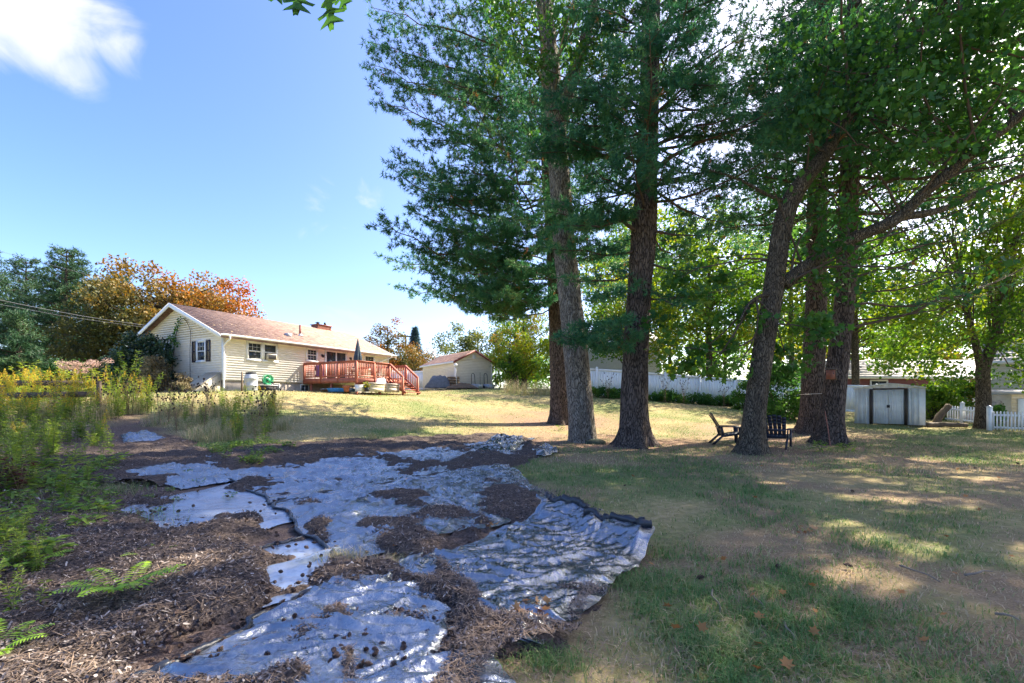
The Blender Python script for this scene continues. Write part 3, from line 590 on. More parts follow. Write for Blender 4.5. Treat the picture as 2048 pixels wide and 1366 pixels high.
# ------------------------------------------------------------------ deck
deck = thing('wood_deck', 'red stained wooden deck with balusters and stairs behind the house', 'deck', hp(4.66, 0, 0), HA)
DZ, DL, DW = .80, 4.1, 4.4                       # local x along the wall, local -y outwards
nb = int(DW/.145)
for k in range(nb): part('floor_board', M_deck, deck, lambda b: box(b, .01, DL-.01, -DW+k*.145+.005, -DW+k*.145+.139, DZ-.035, DZ))
for nm, bx_ in (('fascia', (0,DL,-DW-.04,-DW-.002,DZ-.29,DZ-.036)), ('fascia', (-.04,-.002,-DW-.04,-.03,DZ-.29,DZ-.036)), ('fascia', (DL+.002,DL+.04,-DW-.04,-.03,DZ-.29,DZ-.036))): part(nm, M_deck, deck, lambda b: box(b, *bx_))
def rail(pa, pb, n, post_a=True, post_b=True):
    pa = np.array(pa, float); pb = np.array(pb, float); L = np.linalg.norm(pb-pa)
    for on, p in ((post_a, pa), (post_b, pb)):
        if on: part('post', M_deck, deck, lambda b: box(b, p[0]-.05, p[0]+.05, p[1]-.05, p[1]+.05, p[2]-.30, p[2]+.93))
    up = np.array([0, 0, 1.])
    part('top_rail', M_deck, deck, lambda b: bar(b, pa+up*.935, pb+up*.935, .135, .04)); part('bottom_rail', M_deck, deck, lambda b: bar(b, pa+up*.10, pb+up*.10, .04, .085)); part('upper_rail', M_deck, deck, lambda b: bar(b, pa+up*.865, pb+up*.865, .038, .085))
    for k in range(1, n):
        p = pa+(pb-pa)*k/n; part('baluster', M_deck, deck, lambda b: box(b, p[0]-.018, p[0]+.018, p[1]-.018, p[1]+.018, p[2]+.14, p[2]+.83))
R_ = lambda a, c: [(a[0]+(c[0]-a[0])*t, a[1]+(c[1]-a[1])*t, DZ) for t in (0, 1/3, 2/3, 1)]
l = R_((.0, -.1), (0, -DW))
for i in range(3): rail(l[i], l[i+1], 11, i == 0, True)
rail((0,-DW,DZ), (1.35,-DW,DZ), 10, False); rail((1.35,-DW,DZ), (2.6,-DW,DZ), 10, False)
l = R_((DL, -DW), (DL, -.1))
for i in range(3): rail(l[i], l[i+1], 10, i == 0, i < 2)
for x in (2.6, DL-.12):
    rail((x,-DW-.06,DZ), (x,-DW-1.05,.02), 7, False, True)
for k in range(5):
    z = DZ-.155*(k+1); y = -DW-.04-.24*k
    part('step', M_deck, deck, lambda b: box(b, 2.6, DL-.1, y-.27, y, z-.04, z))
for x in (2.62, DL-.14):
    part('stringer', M_deck, deck, lambda b: hexa(b, [(x-.02,-DW-.04,DZ-.34),(x+.02,-DW-.04,DZ-.34),(x+.02,-DW-1.25,-.1),(x-.02,-DW-1.25,-.1),(x-.02,-DW-.04,DZ-.06),(x+.02,-DW-.04,DZ-.06),(x+.02,-DW-1.3,.02),(x-.02,-DW-1.3,.02)]))
for x, y in ((.1,-.6),(.1,-2.3),(.1,-4.3),(1.9,-4.3),(4.0,-4.3),(4.0,-2.2)): part('support', M_deck, deck, lambda b: box(b, x-.05, x+.05, y-.05, y+.05, -.4, DZ-.3))
def dp(x, y, z): return hp(4.66+x, y, z)
um = thing('patio_umbrella', 'closed slate blue umbrella standing on the deck', 'umbrella', dp(2.2, -2.2, DZ), HA)
part('pole', M_black, um, lambda b: tube(b, [(0,0,.05),(0,0,2.5)], .02, 8)); part('base', M_black, um, lambda b: lathe(b, [(0,0),(.24,.0),(.24,.05),(.05,.09),(.04,.25)], 16)); part('finial', M_black, um, lambda b: lathe(b, [(.0,2.56),(.03,2.52),(.02,2.48)], 8))
def canopy(b):
    th = np.linspace(0, 2*np.pi, 48, endpoint=False); zs = np.linspace(0, 1, 14); v = []
    for s in zs:
        r = .03+.20*s**.8*(1-.18*max(0, s-.85)/.15); f = 1+.28*s*np.cos(8*th)*(1 if s < .95 else .8)
        v.append(np.stack([r*f*np.cos(th), r*f*np.sin(th), 2.48-1.28*s-.05*s*np.cos(8*th)], -1))
    i = np.arange(13)[:, None]*48; j = np.arange(48)[None]; k = (j+1) % 48
    b.add(np.concatenate(v), q=np.stack([i+j, i+k, i+48+k, i+48+j], -1).reshape(-1, 4))
part('canopy', M_umb, um, canopy, smooth=True)
# deck furniture seen between the balusters
def patio_chair(x, y, rz, label, m):
    c = thing('patio_chair', label, 'chair', dp(x, y, DZ), HA+rz, 'metal chairs on the deck')
    part('seat', m, c, lambda b: box(b, -.24, .24, -.24, .24, .40, .44)); 
    def bk(b):
        for k in range(6): bar(b, (-.22+.088*k, .24, .44), (-.22+.088*k, .34, .92), .02, .02)
        bar(b, (-.24,.34,.93), (.24,.34,.93), .03, .03)
    part('backrest', m, c, bk)
    for sx in (-.22, .22):
        for sy in (-.22, .22): part('leg', m, c, lambda b: bar(b, (sx,sy,.41), (sx*1.1,sy*1.1,0), .028, .028))
    return c
patio_chair(1.0, -3.2, .4, 'black metal chair on the deck near the corner post', M_black); patio_chair(2.5, -3.4, -1.2, 'black metal chair on the deck nearest the stairs', M_black); patio_chair(2.0, -1.2, 2.6, 'black metal chair on the deck before the sliding door', M_black)
tb = thing('patio_table', 'round dark table on the deck beneath the closed umbrella', 'table', dp(1.75, -2.35, DZ), HA)
part('top', M_black, tb, lambda b: lathe(b, [(0,.70),(.40,.70),(.41,.715),(.40,.73),(0,.73)], 24)); part('leg', M_black, tb, lambda b: tube(b, [(.0,-.1,.0),(.0,-.1,.7)], .03, 8)); part('foot', M_black, tb, lambda b: lathe(b, [(.26,0),(.25,.03),(.03,.06)], 16, (0, -.1, 0)))
M_purple = mat('purple cloth', (.22,.16,.62), rough=.8)
tw = thing('purple_towel', 'purple cloth hung over the deck railing nearest the house wall', 'towel', dp(.04, -1.35, DZ), HA)
part('cloth', M_purple, tw, lambda b: b.add([(.05+.02*math.sin(k*1.3), -.30+.05*k, z) for z in (.12, .5, .88) for k in range(13)], q=[(r*13+k, r*13+k+1, (r+1)*13+k+1, (r+1)*13+k) for r in range(2) for k in range(12)]))
gr_ = thing('charcoal_grill', 'small black grill on the deck beside the house wall', 'grill', dp(.55, -.75, DZ), HA)
part('bowl', M_black, gr_, lambda b: lathe(b, [(0,.42),(.18,.46),(.27,.58),(.28,.64),(.25,.76),(.14,.86),(0,.88)], 18), smooth=True)
for k in range(3): part('leg', M_black, gr_, lambda b: bar(b, (.15*math.cos(k*2.1),.15*math.sin(k*2.1),.5), (.28*math.cos(k*2.1),.28*math.sin(k*2.1),0), .025, .025))
# storage boxes and odds before the deck
def deck_box(x, y, w, label, m):
    c = thing('storage_box', label, 'storage box', dp(x, y, 0), HA, 'resin storage boxes before the deck')
    def body(b):
        box(b, -w/2, w/2, -.25, .25, 0, .44)
        for z in (.05, .25): box(b, -w/2+.05, w/2-.05, -.262, -.252, z, z+.17); box(b, -w/2-.012, -w/2-.002, -.21, .21, z, z+.17)
    part('body', m, c, body); part('lid', m, c, lambda b: hexa(b, [(-w/2-.04,-.31,.442),(w/2+.04,-.31,.442),(w/2+.04,.28,.442),(-w/2-.04,.28,.442),(-w/2-.02,-.28,.50),(w/2+.02,-.28,.50),(w/2+.02,.26,.53),(-w/2-.02,.26,.53)]))
deck_box(.75, -5.0, 1.05, 'beige resin storage box farther from the stairs', M_beige); deck_box(2.0, -5.05, .95, 'taupe resin storage box beside the stairs', mat('taupe plastic', (.42,.36,.30), var=.1))
cov = thing('covered_grill', 'white covered object standing before the deck railing', 'cover', dp(1.7, -4.75, 0), HA)
part('cloth', M_white, cov, lambda b: hexa(b, [(-.75,-.0,.0),(.75,-.0,.0),(.75,.22,.0),(-.75,.22,.0),(-.35,.02,.80),(.12,.02,.84),(.12,.14,.84),(-.35,.14,.80)]))
pt = thing('flower_pot', 'terracotta pot on the lawn under the deck corner', 'pot', dp(-.35, -4.0, 0), HA)
part('pot', M_terra, pt, lambda b: lathe(b, [(0,0),(.13,0),(.17,.27),(.20,.27),(.20,.34),(.17,.34),(.15,.28)], 16)); part('soil', M_dark, pt, lambda b: lathe(b, [(0,.29),(.155,.29)], 16))
wb = thing('white_bin', 'small white bin between the pot and the storage box', 'bin', dp(-.1, -4.75, 0), HA)
part('tub', M_white, wb, lambda b: hexa(b, [(-.18,-.15,0),(.18,-.15,0),(.18,.15,0),(-.18,.15,0),(-.21,-.18,.36),(.21,-.18,.36),(.21,.18,.36),(-.21,.18,.36)]))
part('rim', M_white, wb, lambda b: box(b, -.225, .225, -.195, .195, .36, .385))
pp = thing('potted_plant', 'yellow green plant in a dark pot beside the storage box', 'potted plant', dp(.1, -5.1, 0), HA)
part('pot', M_dark, pp, lambda b: lathe(b, [(0,0),(.09,0),(.13,.22),(.11,.22),(.1,.18),(0,.18)], 14))
pool = thing('kiddie_pool', 'shallow blue plastic pool pushed under the deck', 'pool', dp(.6, -2.6, .02), HA)
part('shell', M_blue, pool, lambda b: lathe(b, [(0,.02),(.7,.02),(.78,.2),(.83,.2),(.83,.17),(.74,0)], 24))
for k, (x, y, z, a) in enumerate(((.3,-1.9,.16,.2),(.5,-3.3,.1,.9),(.8,-3.7,.06,1.4))):
    pl = thing('lumber_plank', ('pale plank leaning deep under the deck', 'pale plank lying across the middle under the deck', 'pale plank lying nearest the storage box under the deck')[k], 'plank', dp(x, y, z), HA+a, 'planks stored under the deck')
    part('plank', M_grey, pl, lambda b: bar(b, (-.7,0,0), (.7,0,.1+.1*k), .14, .03))

# ------------------------------------------------------------------ garden shed far behind
GA = math.atan2(.57, .82)
gz = g(-4.6, 36.7)
gs = thing('garden_building', 'cream sided gabled outbuilding with brown trim behind the lawn', 'outbuilding', (-4.6, 36.7, gz), GA)
GW, GL, GE, GRr = 3.5, 6.3, 2.3, 3.2
def gg(z):
    if z <= GE: return (0, GW)
    t = (z-GE)/(GRr-GE); return (GW/2*t, GW-GW/2*t)
part('wall', M_siding, gs, lambda b: (lap_siding(b, GW, -.3, GRr-.02, .13, gg, 'x', -1, 0), b.add([(0,.03,-.4),(GW,.03,-.4),(GW,.03,GE),(GW/2,.03,GRr),(0,.03,GE)], q=[(0,1,2,4)], t=[(2,3,4)])))
part('wall', M_siding, gs, lambda b: (lap_siding(b, GL, -.3, GE, .13, None, 'y', -1, 0), box(b, 0, .05, 0, GL, -.4, GE)))
part('wall', M_siding, gs, lambda b: (box(b, GW-.05, GW, .05, GL, -.4, GE), box(b, .05, GW-.05, GL-.05, GL, -.4, GE)))
def groof(b):
    o, e = .18, .22; s = (GRr-GE)/(GW/2); z0 = GE-e*s+.05; n = 8
    for sd in (0, 1):
        for k in range(n):
            xx = [-e+(GW/2+e)*f for f in (k/n, (k+1)/n)]; zz = [z0+(GRr+.05-z0)*f for f in (k/n, (k+1)/n)]
            if sd: xx = [GW-x for x in xx]
            hexa(b, [(xx[0],-o,zz[0]-.06),(xx[1],-o,zz[1]-.06),(xx[1],GL+o,zz[1]-.06),(xx[0],GL+o,zz[0]-.06),(xx[0],-o,zz[0]+.02),(xx[1],-o,zz[1]),(xx[1],GL+o,zz[1]),(xx[0],GL+o,zz[0]+.02)])
gr = part('roof', M_roof, gs, groof)
s_ = (GRr-GE)/(GW/2)
part('rake_board', M_trim_red, gr, lambda b: [hexa(b, [(a,-.225,z0-.16),(c,-.225,z1-.16),(c,-.185,z1-.16),(a,-.185,z0-.16),(a,-.225,z0+.02),(c,-.225,z1+.02),(c,-.185,z1+.02),(a,-.185,z0+.02)]) for a, c, z0, z1 in ((-.24, GW/2, GE-.24*s_+.05, GRr+.05), (GW+.24, GW/2, GE-.24*s_+.05, GRr+.05))])
part('gable_vent', M_white, gs, lambda b: [box(b, GW/2-.16, GW/2+.16, -.06, -.03, GE+.22+.06*k, GE+.26+.06*k) for k in range(6)])
part('eave_board', M_white, gr, lambda b: box(b, -.26, -.215, -.18, GL+.18, GE-.22*s_-.10, GE-.22*s_+.05))
for x in (-.04, GW-.06): part('corner_board', M_siding, gs, lambda b: box(b, x, x+.1, -.04, .06, -.3, GE-.02))
def gp(x, y, z=0):
    a = np.array([-4.6+.82*x-.57*y, 36.7+.57*x+.82*y]); return (a[0], a[1], g(a[0], a[1])+z)
def rumple(name, label, loc, rx, ry, h, m, cat, seed, part_name='cloth'):
    t = thing(name, label, cat, loc)
    n = 26; u, v = np.meshgrid(np.linspace(-1, 1, n), np.linspace(-1, 1, n)); r = np.hypot(u, v)
    z = h*np.clip(1.15-np.maximum(np.abs(u), np.abs(v))**2.2, 0, 1)*(.65+.7*fbm(u*1.6, v*1.6, seed, 3))+.06*ridge(u*3, v*3, seed+3, 3)*(z_ if (z_ := 1) else 0)
    i = np.arange(n-1)[:, None]*n+np.arange(n-1)[None]
    MB().add(np.stack([u*rx*(1+.1*vn(v*4, u, seed)), v*ry, z-.06], -1).reshape(-1, 3), q=np.stack([i, i+1, i+n+1, i+n], -1).reshape(-1, 4)).build(part_name, m, t, smooth=True); return t
rumple('covered_mower', 'slate tarp heaped over something beside the outbuilding', gp(-1.1, .6), 1.0, .6, 1.05, M_tarp, 'tarp', 5)
rumple('debris_pile', 'brown brush pile between the tarp and the outbuilding corner', gp(.3, -.7), 1.2, .6, .45, M_wood_old, 'brush pile', 9, 'heap')
hb = thing('wooden_crate', 'weathered brown crate beside the slate tarp', 'crate', gp(-.25, -.2), GA)
part('side', M_wood_old, hb, lambda b: [box(b, -.4, .4, -.3, .3, .04+.2*k, .2+.2*k) for k in range(5)])
pb = thing('lamp_post', 'slim grey pole with a pale round head at the outbuilding corner', 'pole lamp', gp(-.35, -.75), GA)
part('pole', M_grey, pb, lambda b: tube(b, [(.15,0,-.2),(0,0,1.9)], .035, 8)); part('head', M_white, pb, lambda b: lathe(b, [(0,1.75),(.1,1.78),(.17,1.9),(.13,2.02),(0,2.06)], 16), smooth=True)
def hand_truck(x, label):
    c = thing('hand_truck', label, 'hand truck', gp(x, -.7), GA+.1, 'hoop handled carts against the outbuilding')
    part('frame', M_black, c, lambda b: tube(b, spline([(-.17,0,.0),(-.17,.08,.6),(-.15,.12,1.1),(0,.13,1.25),(.15,.12,1.1),(.17,.08,.6),(.17,0,0)], 40), .025, 6))
    part('tray', M_grey, c, lambda b: hexa(b, [(-.28,-.7,.0),(.28,-.7,.0),(.28,-.05,.04),(-.28,-.05,.04),(-.34,-.8,.28),(.34,-.8,.28),(.34,.02,.36),(-.34,.02,.36)]))
    for s in (-.27, .27): part('wheel', M_black, c, lambda b: tube(b, [(s-.04,-.05,.14),(s+.04,-.05,.14)], .15, 14))
hand_truck(1.35, 'hoop handled cart against the outbuilding, left of the pair'); hand_truck(2.55, 'hoop handled cart against the outbuilding, right of the pair')
sk = thing('garden_stake', 'thin dark stake between the two hoop handled carts', 'stake', gp(1.95, -.7), GA)
part('stake', M_black, sk, lambda b: bar(b, (0,0,-.1), (.02,.05,1.3), .03, .03))
sk = thing('garden_stake', 'thin dark stake right of the outbuilding gable', 'stake', gp(3.35, -.9), GA)
part('stake', M_wood_old, sk, lambda b: bar(b, (0,0,-.1), (.0,.05,1.25), .045, .045))

# ------------------------------------------------------------------ white vinyl fence
def vfence(pts, label, n_boards=14, h=1.83, name='privacy_fence'):
    """pts: ground points of the posts"""
    t = thing(name, label, 'fence', (pts[0][0], pts[0][1], 0))
    o = np.array([pts[0][0], pts[0][1], 0])
    q = [np.array([a, b, g(a, b)])-o for a, b in pts]
    for p in q:
        pst = part('post', M_vinyl, t, lambda b: box(b, p[0]-.065, p[0]+.065, p[1]-.065, p[1]+.065, p[2]-.2, p[2]+h+.06))
        part('post_cap', M_vinyl, pst, lambda b: b.add([(p[0]-.08,p[1]-.08,p[2]+h+.06),(p[0]+.08,p[1]-.08,p[2]+h+.06),(p[0]+.08,p[1]+.08,p[2]+h+.06),(p[0]-.08,p[1]+.08,p[2]+h+.06),(p[0],p[1],p[2]+h+.15)], t=[(0,1,4),(1,2,4),(2,3,4),(3,0,4)]))
    for a, c in zip(q[:-1], q[1:]):
        z = min(a[2], c[2])*.5+max(a[2], c[2])*.5; d = c-a; d[2] = 0; L = np.linalg.norm(d); d = d/L; s = np.array([-d[1], d[0], 0])
        zz = lambda f, hh: np.array([0, 0, a[2]*(1-f)+c[2]*f+hh])
        A = np.array([a[0], a[1], 0])
        part('top_rail', M_vinyl, t, lambda b: bar(b, A+d*.066+zz(.03, h-.07), A+d*(L-.066)+zz(.97, h-.07), .06, .14)); part('bottom_rail', M_vinyl, t, lambda b: bar(b, A+d*.066+zz(.03, .1), A+d*(L-.066)+zz(.97, .1), .06, .14))
        for k in range(n_boards):
            f0, f1 = (.07+(L-.14)*k/n_boards)/L, (.07+(L-.14)*(k+1)/n_boards-.008)/L
            part('board', M_vinyl, t, lambda b: hexa(b, [A+d*L*f0-s*.011+zz(f0,.17), A+d*L*f1-s*.011+zz(f1,.17), A+d*L*f1+s*.011+zz(f1,.17), A+d*L*f0+s*.011+zz(f0,.17), A+d*L*f0-s*.011+zz(f0,h-.14), A+d*L*f1-s*.011+zz(f1,h-.14), A+d*L*f1+s*.011+zz(f1,h-.14), A+d*L*f0+s*.011+zz(f0,h-.14)]))
    return t
vfence([(1.2+2.3*k*.995, 31.2-.05*k*2.3) for k in range(1, 11)], 'long white vinyl privacy fence behind the pine trunks', 12)
vfence([(-12.3+2.35*k, 43.5-.15*k) for k in range(4)], 'short white vinyl fence between house and outbuilding', 12)
# ------------------------------------------------------------------ neighbours' houses
M_grey_siding = mat('grey siding', (.45,.47,.48), var=.08, rough=.6)
M_red_siding = mat('maroon siding', (.15,.05,.06), var=.12, rough=.6)
M_roof_pale = mat('pale grey shingles', (.46,.43,.42), var=.15, scale=9, rough=.85)
def neighbour(name, label, x, y, rz, L, D, E, R, m_wall, m_roof, wins, deck_=None, hip=.3):
    z = g(x, y); t = thing(name, label, 'house', (x, y, z), rz)
    def fn(zz):
        if zz <= E: return (0, D)
        f = (zz-E)/(R-E); return (D/2*f, D-D/2*f)
    part('wall', m_wall, t, lambda b: (lap_siding(b, L, -.5, E, .16, None, 'x', -1, 0), box(b, 0, L, 0, .08, -.6, E)))
    part('wall', m_wall, t, lambda b: (lap_siding(b, D, -.5, R-.05, .16, fn, 'y', -1, 0), b.add([(.03,0,-.6),(.03,D,-.6),(.03,D,E),(.03,D/2,R),(.03,0,E)], q=[(0,1,2,4)], t=[(2,3,4)])))
    part('wall', m_wall, t, lambda b: (lap_siding(b, D, -.5, R-.05, .16, fn, 'y', 1, L), box(b, 0, L, D-.08, D, -.6, E)))
    def rf(b):
        s = (R-E)/(D/2); e = .4; z0 = E-e*s+.05; n = 10
        for sd in (0, 1):
            for k in range(n):
                yy = [-e+(D/2+e)*f for f in (k/n, (k+1)/n)]; zz = [z0+(R+.05-z0)*f for f in (k/n, (k+1)/n)]
                if sd: yy = [D-q for q in yy]
                hexa(b, [(-.3,yy[0],zz[0]-.08),(L+.3,yy[0],zz[0]-.08),(L+.3,yy[1],zz[1]-.08),(-.3,yy[1],zz[1]-.08),(-.3,yy[0],zz[0]+.007),(L+.3,yy[0],zz[0]+.007),(L+.3,yy[1],zz[1]),(-.3,yy[1],zz[1])])
    r = part('roof', m_roof, t, rf)
    part('fascia', M_white, r, lambda b: box(b, -.3, L+.3, -.45, -.41, E-.26, E-.08))
    for a0, a1, z0, z1 in wins: window(t, a0, a1, z0, z1, grid=(2, 1))
    return t, r
t, r = neighbour('neighbour_house', 'grey house with small paired windows seen over the fence between the trunks', 6.0, 45.5, .08, 9, 7, 5.0, 6.6, mat('pale grey siding', (.50,.53,.57), var=.06), M_roof_pale, [(2.4,3.0,3.75,4.5),(3.55,4.15,3.75,4.5),(.8,1.5,3.75,4.5),(6.5,7.3,3.75,4.5)])
t, r = neighbour('neighbour_house', 'low maroon house with pale roof behind the metal shed', 26.5, 36.5, -.05, 13, 7.5, 2.5, 4.0, M_red_siding, M_roof_pale, [(6.8,9.6,1.25,2.1),(10.3,11.6,1.2,2.1),(2.2,3.4,1.2,2.1)])
part('chimney', mat('pink brick', (.40,.17,.14), var=.2, scale=14), r, lambda b: (box(b, .9, 1.6, 2.4, 3.1, 3.0, 4.9), box(b, .86, 1.64, 2.36, 3.14, 4.9, 5.0)))
rd = thing('neighbour_railing', 'white slatted deck railing before the maroon house', 'railing', (32.0, 33.6, g(32, 33.6)))
for k in range(5): part('rail', M_vinyl, rd, lambda b: box(b, 0, 6.3, -.02, .02, .10+.20*k, .17+.20*k))
for k in range(4): part('post', M_white, rd, lambda b: box(b, k*2.1-.06, k*2.1+.06, -.09, -.025, -.3, 1.25 if k else 1.6))
neighbour('neighbour_house', 'grey sided house cut off by the right edge', 27.3, 26.0, -.80, 8, 6, 3.4, 4.8, M_grey_siding, M_roof_pale, [(2.0,3.0,2.0,2.9)])
# small tan shed at the very edge
ts = thing('tan_shed', 'tan playhouse shed at the right edge behind pickets', 'shed', (23.7, 21.6, g(23.7, 21.6)), -.1)
part('wall', M_beige, ts, lambda b: lap_siding(box(b, 0, 2, 0, 1.5, -.2, 1.5), 2, -.1, 1.5, .15, None, 'x', -1, 0)); part('roof', M_roof_pale, ts, lambda b: hexa(b, [(-.12,-.15,1.5),(2.1,-.15,1.5),(2.1,1.65,1.7),(-.12,1.65,1.7),(-.12,-.15,1.56),(2.1,-.15,1.56),(2.1,1.65,1.76),(-.12,1.65,1.76)]))
part('door', M_white, ts, lambda b: box(b, .25, .95, -.05, -.024, .0, 1.3))

# ------------------------------------------------------------------ metal shed
ml = P(1711, 848, 21.9); mr_ = P(1850, 853.5, 20.3)
MA = math.atan2(mr_[1]-ml[1], mr_[0]-ml[0]); MW = float(np.hypot(*(mr_-ml)[:2]))
M_steel = mat('white painted steel', (.66,.70,.74), (.74,.77,.80), var=.1, scale=3, rough=.4, spec=.5)
M_bronze = mat('dark brown steel', (.045,.035,.032), rough=.5)
ms = thing('metal_shed', 'white ribbed metal shed with dark brown door jambs', 'shed', (ml[0], ml[1], g(ml[0], ml[1])-.02), MA)
MH = 1.68
def ribs(b, x0, x1, n):
    for k in range(n):
        a = x0+(x1-x0)*k/n; w = (x1-x0)/n
        box(b, a, a+.36*w, -.045, -.002, .03, MH-.02)
d0, d1 = .215*MW, .765*MW
part('front_wall', M_steel, ms, lambda b: (box(b, 0, d0, 0, .04, 0, MH), ribs(b, .06, d0, 3)))
part('front_wall', M_steel, ms, lambda b: (box(b, d1, MW, 0, .04, 0, MH), ribs(b, d1+.04, MW-.05, 3)))
part('side_wall', M_steel, ms, lambda b: (box(b, -.02, .02, .04, 1.9, 0, MH), [box(b, -.045, -.02, .1+.25*k, .18+.25*k, 0, MH) for k in range(7)]))
part('side_wall', M_steel, ms, lambda b: (box(b, MW-.02, MW+.02, .04, 1.9, 0, MH), box(b, 0, MW, 1.88, 1.92, 0, MH)))
for x in (d0, d1-.12): part('door_jamb', M_bronze, ms, lambda b: box(b, x, x+.12, -.035, .045, 0, MH-.02))
part('door_header', M_bronze, ms, lambda b: box(b, d0+.12, d1-.12, -.03, .03, MH-.06, MH-.002))
mid = (d0+d1)/2
for a, c in ((d0+.12, mid-.004), (mid+.004, d1-.12)):
    dd = part('door', M_steel, ms, lambda b: (box(b, a, c, .0, .035, .03, MH-.07), [box(b, a+.03+k*(c-a-.04)/6, a+.03+k*(c-a-.04)/6+.05, -.012, .0, .05, MH-.09) for k in range(6)]))
part('handle', M_black, ms, lambda b: box(b, mid-.05, mid+.06, -.05, -.013, .78, .90))
def mroof(b):
    n = 8
    for k in range(n):
        x0, x1 = [-.08+(MW+.16)*f for f in (k/n, (k+1)/n)]; zf = lambda x: MH+.02+.22*(1-abs((x-MW/2)/(MW/2+.08))**1.3)
        hexa(b, [(x0,-.12,zf(x0)-.05),(x1,-.12,zf(x1)-.05),(x1,2.0,zf(x1)-.05),(x0,2.0,zf(x0)-.05),(x0,-.12,zf(x0)),(x1,-.12,zf(x1)),(x1,2.0,zf(x1)),(x0,2.0,zf(x0))])
mr2 = part('roof', M_steel, ms, mroof)
part('gable_panel', M_steel, mr2, lambda b: [hexa(b, [(MW*k/8,.0,MH),(MW*(k+1)/8,.0,MH),(MW*(k+1)/8,.03,MH),(MW*k/8,.03,MH)]+[(MW*k/8,.0,MH+.2*(1-abs(2*k/8-1)**1.3)),(MW*(k+1)/8,.0,MH+.2*(1-abs(2*(k+1)/8-1)**1.3)),(MW*(k+1)/8,.03,MH+.2*(1-abs(2*(k+1)/8-1)**1.3)),(MW*k/8,.03,MH+.2*(1-abs(2*k/8-1)**1.3))]) for k in range(8)])

# ------------------------------------------------------------------ picket fences
def pickets(a, c, label, n, h=.92, posts=(0, 1), sp=1):
    a = np.array([a[0], a[1], g(*a)]); c = np.array([c[0], c[1], g(*c)])
    t = thing('picket_fence', label, 'fence', a, 0, 'white picket fences on the right'); d = c-a; up = np.array([0, 0, 1.])
    dn = nrm(np.array([d[0], d[1], 0])); s = np.array([-dn[1], dn[0], 0])
    for z in (.14, .66): part('rail', M_vinyl, t, lambda b: bar(b, d*.02+up*z, d*.98+up*z, .05, .085))
    for k in range(1, n): 
        p = d*k/n
        part('picket', M_vinyl, t, lambda b: (bar(b, p-s*.04+up*.04, p-s*.04+up*(h-.14), .028, .06, s), b.add([p-s*.054-dn*.03+up*(h-.14), p-s*.054+dn*.03+up*(h-.14), p-s*.026+dn*.03+up*(h-.14), p-s*.026-dn*.03+up*(h-.14), p-s*.04+up*(h-.09)], t=[(0,1,4),(1,2,4),(2,3,4),(3,0,4)])))
    for f in posts:
        p = d*f; ps = part('post', M_vinyl, t, lambda b: box(b, p[0]-.065, p[0]+.065, p[1]-.065, p[1]+.065, p[2]-.1, p[2]+h+.06))
        part('post_cap', M_vinyl, ps, lambda b: b.add([(p[0]-.09,p[1]-.09,p[2]+h+.06),(p[0]+.09,p[1]-.09,p[2]+h+.06),(p[0]+.09,p[1]+.09,p[2]+h+.06),(p[0]-.09,p[1]+.09,p[2]+h+.06),(p[0],p[1],p[2]+h+.15)], q=[(3,2,1,0)], t=[(0,1,4),(1,2,4),(2,3,4),(3,0,4)]))
Pk = lambda px, Y: ((px-1024)/FPX*Y, Y)
pickets(Pk(1979, 19.2), Pk(2140, 18.3), 'white picket fence running off the right edge beside the twin stemmed tree', 22)
pickets(Pk(1957, 22.2), Pk(1889, 24.6), 'white picket fence between the metal shed and the twin stemmed tree', 13, .95, (0, .45))
lg = thing('leaning_log', 'dark weathered log leaning beside the metal shed', 'log', (*Pk(1872, 20.9), g(*Pk(1872, 20.9))))
part('trunk', M_wood_old, lg, lambda b: tube(b, spline([(0,0,-.05),(.25,.1,.45),(.75,.15,.95)], 14), np.linspace(.17, .12, 14), 10, wob=.3), smooth=True)
lg = thing('fallen_log', 'rotting log lying on the ground beside the metal shed', 'log', (*Pk(1885, 20.3), g(*Pk(1885, 20.3))))
part('trunk', M_wood_old, lg, lambda b: tube(b, spline([(-.7,0,.1),(0,.1,.12),(.9,-.2,.1)], 14), np.linspace(.13, .09, 14), 9, wob=.3), smooth=True)
rumple('rubble_heap', 'pale rubble heap behind the picket fence', (*Pk(2003, 22.5), g(*Pk(2003, 22.5))), 1.1, .8, 1.1, mat('pale rubble', (.45,.38,.34), var=.4, scale=9, rough=.9, bump=.8, bscale=12), 'rubble', 15, 'heap')

